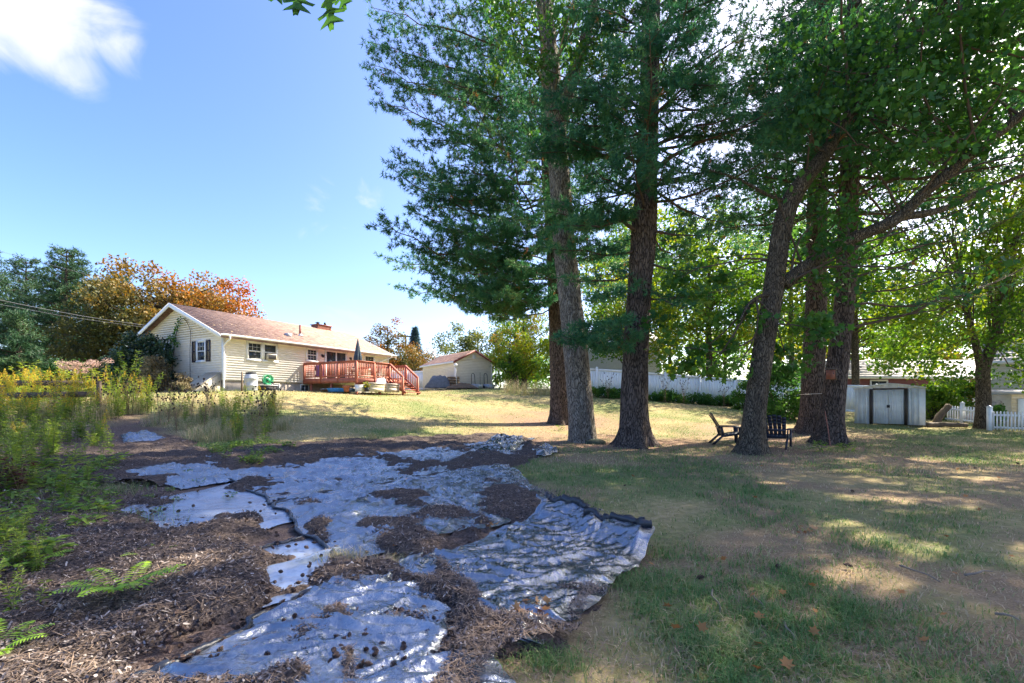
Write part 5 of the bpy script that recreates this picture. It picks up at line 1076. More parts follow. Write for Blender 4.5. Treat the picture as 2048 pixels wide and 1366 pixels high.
tree('background_tree', 'tall sunlit leafy tree behind the fence, between the oak and the dark pines', (16, 37), 15, 9.0, 5.2, 6.5, 120, 1.15, 120, .24, M_leaf_bright, TN(.1, .75, .4, 4), group=gB)
tree('background_tree', 'leafy tree behind the fence directly behind the metal shed', (24.5, 32.5), 13, 8.6, 5.2, 4.6, 120, 1.1, 120, .22, M_leaf_bright, TN(.1, .7, .4, 5), group=gB)
tree('background_tree', 'leafy tree beyond the twin stemmed maple at the right edge', (34, 31), 14, 9.2, 5.2, 5.0, 110, 1.1, 120, .22, M_leaf_bright, TN(.1, .72, .4, 6), group=gB)
tree('background_tree', 'tall deep green tree filling the gap above the maroon house', (27, 44), 20, 13, 8.0, 7.5, 130, 1.6, 130, .32, M_leaf_deep, TN(.3, 1.0, .3, 7), group=gB)
tree('background_tree', 'tall deep green tree far behind the two dark pines', (14, 48), 21, 13, 7, 8, 120, 1.6, 130, .32, M_leaf_bright, TN(.1, .8, .3, 8), group=gB)
tree('background_tree', 'yellowing leafy tree just left of the straight pine', (1.0, 39), 6.2, 3.3, 2.9, 2.7, 70, .8, 110, .17, M_leaf_bright, TN(.45, 1.0, .6, 9))
tree('background_tree', 'rounded olive green tree directly behind the outbuilding', (-4.4, 47), 6.6, 3.8, 3.6, 2.7, 80, .9, 110, .2, M_leaf_olive, TN(.0, .7, .6, 10))
tree('background_tree', 'taller loose green tree behind the yellowing one', (.4, 50), 9.2, 5.8, 3.2, 3.4, 60, .95, 90, .22, M_leaf_bright, TN(.1, .7, .5, 11))
tree('background_tree', 'small green tree at the right foot of the outbuilding', (-.2, 37.6), 3.9, 2.0, 1.5, 1.7, 45, .6, 100, .14, M_leaf_bright, TN(.2, .8, .8, 12))
tree('background_tree', 'orange tinged small tree past the far roof end', (-14.2, 52), 7.9, 5.2, 2.1, 2.6, 44, .8, 100, .2, M_leaf_maple, TN(.1, .7, .6, 13))
tree('background_tree', 'low orange green tree between house and utility pole', (-12.3, 56), 5.8, 3.6, 3.6, 2.0, 60, .9, 100, .2, M_leaf_maple, TN(.05, .7, .6, 14))
gF = 'distant trees closing the horizon'
for k, (px, Y, H, R, m_, lb) in enumerate(((1130, 62, 8, 5.0, 'b', 'distant tree seen between the two left trunks'), (1230, 66, 10, 5.5, 'd', 'distant tree above the grey house'), (1340, 60, 13, 6, 'b', 'distant tree right of the broad dark pine'), (1450, 64, 14, 6.5, 'd', 'distant tree left of the leaning oak'), (1560, 58, 13, 6, 'b', 'distant tree right of the leaning oak'), (1680, 60, 12, 6.5, 'd', 'distant tree behind the birdhouse pine'), (1790, 56, 12, 6, 'b', 'distant tree above the metal shed roof'), (1900, 58, 13, 6.5, 'd', 'distant tree above the maroon house'), (2010, 54, 13, 6.5, 'b', 'distant tree at the right edge'), (930, 72, 6, 5, 'b', 'distant tree low behind the outbuilding gable'), (1050, 74, 6.5, 5, 'd', 'distant tree low behind the yellowing tree'))):
    x_ = (px-1024)/FPX*Y; tree('distant_tree', lb, (x_, Y), H, H*.5, R, H*.5, 55, 1.6, 80, .42, M_leaf_bright if m_ == 'b' else M_leaf_deep, TN(.2, .9, .3, 70+k), group=gF)
def maple_t(p): return np.clip(.24+.045*(p[:, 0]+30)+.07*(p[:, 2]-8.5)+.5*(fbm(p[:, 0]*.5, p[:, 1]*.5+p[:, 2]*.6, 15, 3)-.5)+.08*rng.normal(size=len(p)), 0, .86)
tree('maple_tree', 'large maple turning orange at the crown behind the house gable', (-29.8, 40), 10.5, 6.5, 6.7, 3.7, 210, 1.15, 130, .24, M_leaf_maple, maple_t, tr_r=.4)
tree('maple_tree', 'dark olive tree at the left foot of the orange maple', (-34.0, 38), 7.5, 4.4, 3.6, 3.0, 90, .95, 110, .2, M_leaf_maple, lambda p: np.clip(.08+.3*(fbm(p[:, 0]*.7, p[:, 2]*.7, 25, 3)-.4)+.06*rng.normal(size=len(p)), 0, .45))
tree('shade_oak', 'oak crown hanging into the top right corner from beyond the frame', (16.5, 8.5), 19, 12.5, 5.8, 5.0, 75, 1.1, 100, .2, M_leaf_deep, TN(.0, .7, .5, 26), tr_r=.4)
tree('shade_oak', 'broad oak whose crown enters at the right edge above the pickets', (20, 14.5), 22, 14.0, 6.2, 6.0, 140, 1.2, 100, .22, M_leaf_deep, TN(.0, .7, .5, 27), tr_r=.4)
# pines on the far left
def far_pine(x, y, H, R, label, z0=.25, seed=0):
    z = g(x, y); path = np.array([[x, y, z-.2], [x+.1, y, z+H*.3], [x, y, z+H*.65], [x+.1, y, z+H]])
    t_ = trunk_mesh(path, np.array([.3, .26, .18, .04]), 14, 30, seed=seed, flare=.2); lm = MB(); nd = MB()
    for k in range(24):
        f = (k+.5)/24; zz = z+H*(z0+(1-z0)*f); rr = R*(1-.75*f**1.3)*(.6+.4*math.sin(min(1, f*4)*1.57))
        for j in range(5):
            az = rng.random()*6.28; L = rr*(.7+.5*rng.random()); b = np.array([x+math.cos(az)*L, y+math.sin(az)*L, zz+L*(.05+.4*f)])
            a = np.array([x, y, zz]); tube(lm, [a, (a+b)/2-[0, 0, .1], b], np.array([.06, .04, .01]), 4, False)
            n = int(26*L*.55); fs = .3+.7*rng.random(n)**.8; p = a+(b-a)*fs[:, None]+rng.normal(size=(n, 3))*np.array([.42, .42, .2])*(.4+L*.12)
            cl = fbm(p[:, 0]*.6, p[:, 1]*.6+p[:, 2]*.8, 61, 3); tufts(nd, p, nrm(rng.normal(size=(n, 3))+np.array([0, 0, .6])), .42, .06, 6, np.clip(.5+1.2*(cl-.5), 0, 1))
    return make_tree('far_pine', label, 'tree', (x, y, z), M_bark_pine, t_, lm, nd, M_needle_far, 'pines beyond the weedy field')
far_pine(-58, 50, 15.5, 4.6, 'pine at the left edge beyond the weedy field'); far_pine(-53.5, 54, 14.8, 4.4, 'rounded pine second from the left edge, beyond the weedy field', seed=3)
far_pine(-50, 51, 16.2, 4.6, 'tallest pine of the row beyond the weedy field', seed=5); far_pine(-45.5, 53, 13.6, 4.2, 'pine beside the dark olive tree beyond the weedy field', seed=7); far_pine(-42, 50, 9.2, 3.0, 'short pine in front of the maple, right end of the row', .1, seed=8)
far_pine(-44.5, 41, 7.4, 2.8, 'low pine sapling at the left edge above the goldenrod', .08, seed=9); far_pine(-62, 58, 17, 4.8, 'pine cut off by the left edge behind the row', seed=11)
far_pine(-38.5, 57, 12.5, 4.2, 'pine showing between the row and the orange maple', seed=12)
z = g(-13, 60); tS = MB(); tube(tS, [(-12.8, 60, z-.2), (-12.8, 60, z+8.3)], np.array([.2, .03]), 8); nd = MB()
for k in range(900):
    f = rng.random()**.8; az = rng.random()*6.28; r = 2.4*(1-f)*(.35+.7*rng.random()); p = np.array([[-12.8+math.cos(az)*r, 60+math.sin(az)*r, z+.4+8*f-.15*r]])
    tufts(nd, p, nrm(np.array([[math.cos(az), math.sin(az), -.1]])), .55, .09, 9, np.array([rng.random()]))
make_tree('spruce_tree', 'narrow pointed blue spruce beside the utility pole', 'tree', (-12.8, 60, z), M_bark_pine, tS, None, nd, M_spruce)

# ------------------------------------------------------------------ shrubs
def shrub(name, label, base, rx, ry, H, ncl, clr, per, size, leaf_m, tint, stems=14, group=None, cat='shrub', stem_m=None):
    x, y = base; z = g(x, y); lm = MB(); c_ = MB(); cs = []
    for k in range(ncl):
        az = rng.random()*6.28; f = rng.random(); r = math.sqrt(rng.random())*math.sqrt(max(.05, 1-(f-.35)**2*1.8)); cs.append(np.array([x+rx*r*math.cos(az), y+ry*r*math.sin(az), z+.12+H*f*(1-.3*r*r)]))
    for c in cs[:stems*3]: limb_to(lm, (x+rng.normal()*rx*.15, y+rng.normal()*ry*.15, z-.05), c, .025, .006, .1, 4)
    clumps(c_, cs, clr, per, size, tint)
    t = thing(name, label, cat, (x, y, z), group=group); o = -np.array([x, y, z])
    for m_, nm, mm, ti in ((lm, 'stems', stem_m or M_twig, False), (c_, 'foliage', leaf_m, True)):
        m_.v = [v+o for v in m_.v]; ob = m_.build(nm, mm, t, False, ti)
        ob['kind'] = 'stuff'
    return t
hx = lambda u, v: tuple(hp(u, v, 0)[:2])
shrub('evergreen_shrub', 'large dark evergreen shrub against the shaded gable', hx(-1.2, 5.2), 1.9, 1.2, 3.0, 130, .42, 90, .13, M_leaf_shrub, TN(.0, .8, .9, 31))
shrub('evergreen_shrub', 'dark shrub behind the weeds left of the gable', hx(-1.0, 8.2), 1.6, 1.3, 2.0, 80, .42, 90, .13, M_leaf_shrub, TN(.2, 1.0, .9, 32))
shrub('dry_shrub', 'brownish rounded shrub beside the cellar door', hx(-1.9, 2.7), .85, .8, 1.55, 70, .28, 80, .08, M_leaf_dry, TN(.0, .9, 1.2, 33))
shrub('dry_shrub', 'small pale leaved shrub before the cellar door', hx(-1.6, .6), .45, .4, .75, 24, .18, 60, .07, M_leaf_dry, TN(.3, 1.0, 1.2, 34))
shrub('fence_shrub', 'green bush between metal shed and dark pines', (13.6, 23.0), 1.7, .9, 2.6, 75, .45, 90, .14, M_leaf_deep, TN(.1, .8, .9, 35))
shrub('fence_shrub', 'leafy bush right of the metal shed before the pickets', (23.9, 25.6), 1.3, .8, 2.0, 60, .42, 80, .14, M_leaf_bright, TN(.1, .7, .9, 36))
shrub('fence_shrub', 'broad green bush in front of the maroon house wall', (27.2, 27.6), 1.5, .8, 2.0, 60, .42, 80, .14, M_leaf_bright, TN(.1, .7, .9, 39))
shrub('fence_shrub', 'small shrub at the foot of the white picket post', Pk(1992, 20.2), .4, .3, .9, 20, .2, 60, .1, M_leaf_deep, TN(.1, .8, .9, 37))
shrub('fence_shrub', 'pale leaved shrub against the white fence beside the dark pine', (14.2, 27.6), .8, .6, 1.5, 34, .3, 70, .12, M_leaf_deep, TN(.4, 1.0, .9, 38))
for k, (px, lb) in enumerate(((1205, 'leafy mound at the fence foot between the left trunks'), (1250, 'leafy mound at the fence foot behind the broad dark pine'), (1330, 'leafy mound at the fence foot right of the broad dark pine'), (1395, 'leafy mound at the fence foot above the side-on chair'), (1455, 'leafy mound at the fence foot left of the oak'), (1560, 'leafy mound at the fence foot right of the oak'))):
    shrub('ground_cover_mound', lb, ((px-1024)/FPX*29.5, 29.8), 1.35, .5, .5, 40, .24, 70, .11, M_leaf_deep, TN(.2, 1.0, 1.0, 40+k), group='green mounds along the white fence', stems=3)
for k, (px, Y, rx, H, lb) in enumerate(((20, 46, 4.2, 3.6, 'dark understorey bush at the left edge under the pines'), (95, 48, 4.2, 3.4, 'dark understorey bush under the tallest pine'), (165, 46, 4.0, 3.4, 'dark understorey bush left of the olive tree'), (225, 42, 3.6, 3.2, 'dark understorey bush under the olive tree'), (280, 44, 3.6, 3.0, 'dark understorey bush behind the gable shrubs'), (-60, 44, 4.2, 3.6, 'dark understorey bush cut off by the left edge'))):
    shrub('understorey_bush', lb, ((px-1024)/FPX*Y, Y), rx, 1.6, H, 80, .8, 70, .26, M_leaf_deep, TN(.0, .8, .5, 90+k), group='dark bushes under the far pines', stems=5)
# foliage of the vine and the potted plant
c_ = MB(); base = np.array([-.09, 0, 0])
for a, z0, z1, y0, y1 in ((120, 1.4, 3.3, .2, -.35), (70, 2.6, 3.0, -.8, .3), (60, 3.3, 3.95, -.3, -1.1)):
    f = rng.random(a); p = np.stack([-.10-.08*rng.random(a), y0+(y1-y0)*f+.10*rng.normal(size=a), z0+(z1-z0)*f+.10*rng.normal(size=a)], -1); leaves(c_, p, .12, rng.random(a))
c_.build('foliage', M_leaf_deep, vine, tint=True, kind='stuff')
c_ = MB(); q = rng.normal(size=(60, 3))*.09+np.array([0, 0, .36]); leaves(c_, q, .12, .4+.6*rng.random(60)); c_.build('foliage', M_leaf_bright, pp, tint=True)
# ------------------------------------------------------------------ small things by the trunks
tp = P(1661, 748, 14.0)
bh = thing('birdhouse', 'small brown wooden birdhouse fixed to the leaning pine trunk', 'birdhouse', (tp[0]-.02, tp[1]-.05, tp[2]-.16), .25)
part('body', mat('birdhouse wood', (.28,.11,.07), var=.2, rough=.8), bh, lambda b: (box(b, -.09, .07, -.09, .09, 0, .28)))
part('side', M_wood_old, bh, lambda b: box(b, .071, .095, -.11, .11, -.02, .30)); part('roof', M_wood_old, bh, lambda b: hexa(b, [(-.12,-.14,.285),(.12,-.14,.285),(.12,.11,.33),(-.12,.11,.33),(-.12,-.14,.305),(.12,-.14,.305),(.12,.11,.35),(-.12,.11,.35)]))
part('entrance', M_dark, bh, lambda b: lathe(b, [(0,0),(.022,0)], 12, (-.01, 0, 0)).v.__setitem__(0, np.stack([b.v[0][:, 0], np.full(len(b.v[0]), -.092), b.v[0][:, 1]+.17], -1)))
st = thing('twine', 'pale twine strung between the two dark pine trunks', 'twine', P(1598, 789, 17.2)); part('line', M_white, st, lambda b: tube(b, [(0,0,0), P(1645, 787, 14.6)-P(1598, 789, 17.2)], .006, 4))
p = P(1661, 892, 13.6); sk = thing('leaning_stick', 'thin reddish stick leaning on the birdhouse pine', 'stick', (p[0], p[1], g(p[0], p[1]))); part('stick', mat('red stick', (.30,.12,.08), rough=.8), sk, lambda b: tube(b, spline([(0,0,-.05),(.03,.15,.5),(.06,.33,1.05)], 10), .014, 5))
rk = thing('mossy_stone', 'dark mossy stone at the foot of the pale trunk', 'stone', GR(1192, 888))
def stone(b, rx, ry, rz, seed):
    th = np.linspace(0, 2*np.pi, 18, endpoint=False); ph = np.linspace(-.6, 1.57, 9)
    v = [(rx*math.cos(f)*math.cos(t)*(1+.25*vn(np.array([math.cos(t)*2+seed]), np.array([f*2+math.sin(t)]), 3)[0]), ry*math.cos(f)*math.sin(t), rz*math.sin(f)) for f in ph for t in th]
    i = np.arange(8)[:, None]*18; j = np.arange(18)[None]; k = (j+1) % 18; b.add(v, q=np.stack([i+j, i+k, i+18+k, i+18+j], -1).reshape(-1, 4))
part('stone', mat('mossy stone', (.05,.06,.035), var=.4, scale=12, rough=.95, bump=.8), rk, lambda b: stone(b, .3, .22, .16, 3), smooth=True)

# ------------------------------------------------------------------ grass
M_grass = fol('grass blades', [(.60,.47,.30),(.44,.37,.20),(.27,.30,.12),(.15,.25,.075),(.10,.20,.06)], .3, .6, .2)
def blades(mb, x, y, h, w, tint, lean=.55, z=None):
    n = len(x); z = G(x, y) if z is None else z; az = rng.random(n)*6.28; ln = lean*(.3+rng.random(n))*h; wa = az+1.57+rng.normal(size=n)*.4
    b = np.stack([x, y, z-.005], -1); s = np.stack([np.cos(wa), np.sin(wa), 0*az], -1)*(w/2)[:, None]
    m_ = b+np.stack([np.cos(az)*ln*.35, np.sin(az)*ln*.35, h*.62], -1); t_ = b+np.stack([np.cos(az)*ln, np.sin(az)*ln, h*(1-.25*lean)], -1)
    v = np.stack([b-s, b+s, m_+s*.7, m_-s*.7, t_], 1); i = np.arange(n)[:, None]*5
    mb.add(v.reshape(-1, 3), q=i+[0, 1, 2, 3], t=i+[3, 2, 4], tint=np.repeat(tint, 5))
def scatter(n, y0, y1, pw=1.0, px0=-150, px1=2200):
    y = (y0**(1-pw)+(y1**(1-pw)-y0**(1-pw))*rng.random(n))**(1/(1-pw)) if pw != 1 else y0*(y1/y0)**rng.random(n)
    return (px0-1024+(px1-px0)*rng.random(n))/FPX*y, y
gm = MB()
x, y = scatter(185000, 2.0, 15, 1.1)
bd = bedness(x, y); lg_ = lawn_green(x, y); cl = fbm(x*3.4, y*3.4, 131, 3)
keep = (bd < .16*rng.random(len(x))**2) & (rng.random(len(x)) < np.clip(.16+1.25*(lg_-.2)*(cl*1.7-.25), .10, 1))
x, y, lg_, cl = x[keep], y[keep], lg_[keep], cl[keep]
blades(gm, x, y, (.024+.05*rng.random(len(x)))*(.5+1.0*cl)*(.75+.5*lg_), .0052+.0012*y**.8*.7, np.clip(.14+.85*lg_*cl*1.7+.26*rng.normal(size=len(x)), 0, 1), 1.0)
n1 = len(x)
x, y = scatter(165000, 9, 42, 1.25, -100, 2150)
bd = bedness(x, y); lg_ = lawn_green(x, y); sunny = np.clip((y-13-.25*x)/7, 0, 1)
keep = (bd < -.02) & ~inpoly(x, y, [tuple(hp(a, c, 0)[:2]) for a, c in ((-.5,-.2),(12.4,-.2),(12.4,9.2),(-.5,9.2))]) & (rng.random(len(x)) < np.clip(.25+.6*lg_+.25*sunny, 0, 1)*np.where(needleness(x, y) > .55, .3, 1))
x, y, lg_, sunny = x[keep], y[keep], lg_[keep], sunny[keep]
blades(gm, x, y, .035+.05*rng.random(len(x)), .006+.0007*y, np.clip(.38+.5*(lg_-.35)+.22*rng.normal(size=len(x))-.10*sunny, 0, 1), .9)
gm.build('lawn_grass', M_grass, tint=True, kind='stuff', label='short patchy lawn grass mixed with straw', cat='grass')

# needles, chips and twigs strewn about
M_chip = fol('wood chips', [(.045,.036,.033),(.10,.078,.068),(.19,.15,.13),(.34,.29,.26),(.52,.48,.45)], 0, .9, .1)
def chips(mb, x, y, z, ln, wd, tint, tilt=.35, th=.004):
    n = len(x); az = rng.random(n)*6.28; d = np.stack([np.cos(az), np.sin(az), tilt*rng.normal(size=n)], -1); s = np.stack([-np.sin(az), np.cos(az), tilt*rng.normal(size=n)], -1); c = np.stack([x, y, z], -1)
    d = d*(ln/2)[:, None]; s = s*(wd/2)[:, None]; v = np.stack([c-d-s*.6, c-s, c+d-s*.5, c+d*.9+s*.6, c+s, c-d+s*.8], 1); i = np.arange(n)[:, None]*6
    mb.add(v.reshape(-1, 3), q=np.concatenate([i+[0, 1, 4, 5], i+[1, 2, 3, 4]]), tint=np.repeat(tint, 6))
cm_ = MB()
x, y = scatter(88000, 2.0, 15, 1.25, -200, 1350); bd = bedness(x, y); L = litter(x, y)
px_ = 1024+FPX*x/y; onsheet = (px_ > 380)
keep = (bd > 0) & (L > np.where(onsheet, .05, -.6)); x, y, L = x[keep], y[keep], L[keep]
zz = G(x, y)+np.clip(L*.10, 0, .09)+.034+.02*rng.random(len(x))
chips(cm_, x, y, zz, .012+.034*rng.random(len(x))**2, .004+.010*rng.random(len(x)), np.clip(.12+.75*rng.random(len(x))**2.2, 0, 1), .5)
cm_.build('wood_chips', M_chip, tint=True, kind='stuff', label='dark shredded bark chips covering the garden bed', cat='mulch')
nm_ = MB()
x, y = scatter(75000, 2.0, 17, 1.2, -150, 2200); bd = bedness(x, y); L = litter(x, y); ndn = needleness(x, y); px_n = 1024+FPX*x/y
keep = np.where(bd > 0, (L > .15) & ((px_n > 620) | (rng.random(len(x)) < .35)), rng.random(len(x)) < .30+.7*ndn); x, y, bd, L = x[keep], y[keep], bd[keep], L[keep]
zz = G(x, y)+np.where(bd > 0, np.clip(L*.10, 0, .09)+.042, .016)+.018*rng.random(len(x))
chips(nm_, x, y, zz, .05+.07*rng.random(len(x)), .0022+.0006*y**.8, np.clip(.35+.3*rng.random(len(x)), 0, 1), .16)
M_dneedle = fol('dead needles', [(.11,.078,.056),(.22,.15,.105),(.34,.245,.17),(.48,.38,.28)], 0, .85, .1)
nm_.build('fallen_needles', M_dneedle, tint=True, kind='stuff', label='fallen rusty pine needles over bed and lawn', cat='needles')
# pine cones: one shape, many copies
def cone_mesh():
    mb = MB(); n = 7; seg = 8
    for r in range(n):
        f = r/(n-1); R = .024*math.sin(.35+2.5*f); zc = -.035+.07*f
        for k in range(seg):
            a = 2*math.pi*(k+.5*(r % 2))/seg; c, s = math.cos(a), math.sin(a); t = np.array([-s, c, 0])
            b0 = np.array([c*R*.35, s*R*.35, zc]); e = np.array([c*R*1.25, s*R*1.25, zc+.012])
            mb.add([b0-t*.004, b0+t*.004, e+t*.007, e-t*.007, e+np.array([0, 0, .005])], q=[(0,1,2,3)], t=[(3,2,4)])
    lathe(mb, [(0,-.04),(.010,-.03),(.014,0),(.008,.03),(0,.038)], 8); return mb.mesh('pine_cone', mat('pine cone', (.055,.034,.026), (.15,.095,.07), rough=.9, scale=60))
cone = cone_mesh(); k = 0
while k < 260:
    px, py = 260+760*rng.random(), 950+410*rng.random()**.8
    w = GR(px, py); L = litter(np.array([w[0]]), np.array([w[1]]))[0]; b_ = bedness(np.array([w[0]]), np.array([w[1]]))[0]
    if b_ < .1 or L > .45: continue
    o = link('pine_cone', cone, None, label='small dark pine cone lying loose on the black plastic', cat='pine cone', group='pine cones strewn over the plastic')
    o.location = (w[0], w[1], w[2]+.055+max(0, L*.08)); o.rotation_euler = (1.57+rng.normal()*.4, rng.normal()*.4, rng.random()*6.28); s = .42+.26*rng.random(); o.scale = (s, s, s); k += 1
# sticks
def stick(px0, py0, px1, py1, r, label, m=None, br=0):
    a = GR(px0, py0); b = GR(px1, py1); t = thing('fallen_stick', label, 'stick', a, group='fallen sticks'); d = b-a
    part('stem', m or M_twig_grey, t, lambda q: (tube(q, spline([(0,0,.04), d*.4+np.array([d[1],-d[0],0])*.05+np.array([0,0,.05]), d*.7-np.array([d[1],-d[0],0])*.03+np.array([0,0,.045]), d+np.array([0,0,.03])], 16), np.linspace(r, r*.4, 16), 6, wob=.3), [tube(q, [d*(.3+.2*i)+np.array([0,0,.06]), d*(.3+.2*i)+nrm(d)*.2+np.array([.12*(-1)**i,.1,.10])], np.array([r*.5, r*.2]), 4) for i in range(br)]))
for a in ((1065,1128,1200,1180,.010,'bent twig lying on the crinkled sheet',None,3),(1075,1160,1170,1165,.007,'thin straight twig on the crinkled sheet',None,1),(1425,1190,1440,1235,.007,'short thin stick in the lawn, left of centre',None,0),(1505,1200,1530,1232,.006,'thin slanted stick in the near lawn',None,0),(1930,1160,1985,1150,.010,'pale stick near the right edge below the sun patch',None,0),(1990,1240,2040,1250,.010,'grey stick at the right edge of the near lawn',None,0),(1570,1255,1590,1300,.008,'grey stick low in the right lawn',None,0),(1800,1140,1880,1172,.009,'long pale stick crossing the sun patch',None,0),(470,1180,450,1205,.006,'forked twig on the small smooth strip',None,1),(690,1105,730,1092,.012,'reddish stick beside the grass clump',None,0),(230,1135,160,1165,.006,'thin pale stick on the bark chips',None,0),(330,1330,400,1362,.006,'black twig on the nearest sheet',M_twig,1)): stick(*a)
# dead oak leaves: a heap on the sheet and one pair on the lawn
M_deadleaf = fol('dead oak leaves', [(.20,.09,.04),(.36,.18,.07),(.50,.30,.14)], .2, .8, .1)
def leaf_heap(px, py, n, r, label, size=.13, lift=.06):
    w = GR(px, py); t = thing('dead_leaf_heap', label, 'leaves', w); mb_ = MB(); q = rng.normal(size=(n, 3))*np.array([r, r*.7, .015])+np.array([0, 0, lift]); leaves(mb_, q, size, rng.random(n), up=1.2, shape='lobed'); mb_.build('leaves', M_deadleaf, t, tint=True, kind='stuff')
leaf_heap(1075, 1245, 40, .10, 'tan heap of dead oak leaves on the crinkled sheet', .065, .08); leaf_heap(1603, 1066, 9, .06, 'orange dead leaves alone on the right lawn', .07, .04); leaf_heap(830, 1108, 18, .09, 'rusty dead leaves at the crinkled sheet corner', .08, .05)
leaf_heap(985, 1060, 10, .08, 'orange flake of dead leaves on the middle sheet', .07, .06)
# single dead leaves and cones lying about on the shaded lawn
lf = MB(); leaves(lf, np.zeros((1, 3)), .075, np.array([.5]), up=4, shape='lobed'); lfm = lf.mesh('dead_leaf', M_deadleaf, tint=True)
k = 0
while k < 42:
    px, py = 1150+950*rng.random(), 930+430*rng.random()**1.2; w = GR(px, py)
    if bedness(np.array([w[0]]), np.array([w[1]]))[0] > 0: continue
    if k < 34: o = link('dead_leaf', lfm, None, label='small brown dead leaf lying on the shaded lawn', cat='leaf', group='dead leaves on the lawn')
    else: o = link('pine_cone', cone, None, label='dark pine cone lying in the shaded lawn grass', cat='pine cone', group='pine cones on the lawn')
    s = (.7+.6*rng.random())*(.75 if k < 34 else .7); o.location = (w[0], w[1], w[2]+.035); o.rotation_euler = (rng.normal()*.3+(1.5 if k >= 34 else 0), rng.normal()*.3, rng.random()*6.28); o.scale = (s, s, s); k += 1
# green fallen leaf
for px, py, lb in ((1690, 1247, 'single green oak leaf lying on the lawn'), (1388, 1258, 'small blue green leaf sprig in the near lawn')):
    w = GR(px, py); t = thing('green_leaf', lb, 'leaf', w); mb_ = MB(); leaves(mb_, np.array([[0, 0, .04]]), .09, np.array([.7]), up=3, shape='lobed'); mb_.build('blade', M_leaf_oak, t, tint=True)

# ------------------------------------------------------------------ weeds
M_weed = fol('weed leaves', [(.08,.16,.03),(.14,.25,.04),(.25,.35,.055),(.38,.42,.07)], .45)
M_gold = fol('goldenrod plumes', [(.40,.33,.03),(.62,.46,.04),(.52,.32,.06)], .3, .8)
M_stem = mat('weed stem', (.14,.15,.05), var=.3, rough=.8); M_stem_dry = mat('dry stem', (.26,.17,.10), var=.3, rough=.9)
M_seed = mat('dark seed head', (.045,.03,.022), var=.3, rough=.9)
M_pinkf = fol('pink flower heads', [(.40,.26,.22),(.52,.35,.30),(.42,.34,.22)], .3, .8)
M_redleaf = fol('dark red leaves', [(.07,.018,.02),(.16,.03,.03),(.09,.05,.035),(.10,.10,.04)], .3)
M_fern = fol('fern green', [(.18,.36,.035),(.28,.48,.045),(.38,.55,.06)], .4)
def lance(mb, base, d, L, w, tint, droop=.3):
    """narrow leaves; base (n,3), d (n,3) unit"""
    n = len(base); L = np.broadcast_to(L, (n,))[:, None]; s = nrm(np.cross(d, np.array([0, 0, 1.])+.3*rng.normal(size=(n, 3))))*np.broadcast_to(w, (n,))[:, None]/2
    dz = np.array([0, 0, -1.]); v = np.stack([base, base+d*L*.4+s+dz*L*droop*.08, base+d*L+dz*L*droop, base+d*L*.4-s+dz*L*droop*.08], 1); i = np.arange(n)[:, None]*4
    mb.add(v.reshape(-1, 3), t=np.concatenate([i+[0, 1, 2], i+[0, 2, 3]]), tint=np.repeat(np.broadcast_to(tint, (n,)), 4))
def stem_path(H, lean): 
    az = rng.random()*6.28; t = np.linspace(0, 1, 7)[:, None]; return np.array([math.cos(az)*lean*H, math.sin(az)*lean*H, H*(1-.15*lean)])*np.concatenate([t**1.7, t**1.7, t], 1)
def goldenrod(H, plume, ns, nleaf=34):
    st_, lf, fl = MB(), MB(), MB()
    for k in range(ns):
        h = H*(.75+.35*rng.random()); p = stem_path(h, .14)+np.array([rng.normal()*.07, rng.normal()*.07, 0]); tube(st_, p, np.linspace(.006, .002, 7), 4, False)
        f = .08+.86*rng.random(nleaf); b = np.stack([np.interp(f, np.linspace(0, 1, 7), p[:, c]) for c in range(3)], -1); az = rng.random(nleaf)*6.28
        lance(lf, b, nrm(np.stack([np.cos(az), np.sin(az), .55+.3*rng.normal(size=nleaf)], -1)), .07+.08*rng.random(nleaf)*(1.1-f*.6), .016+.01*rng.random(nleaf), np.clip(.25+.55*f+.15*rng.normal(size=nleaf), 0, 1))
        if plume:
            n = 62; f = rng.random(n); az = rng.random(n)*6.28; r = .11*(1-f)*(.2+rng.random(n)); q = p[-1]+np.stack([np.cos(az)*r, np.sin(az)*r, -.14+.26*f-.25*r], -1); leaves(fl, q, .022, rng.random(n), shape='tri')
    return st_, lf, fl
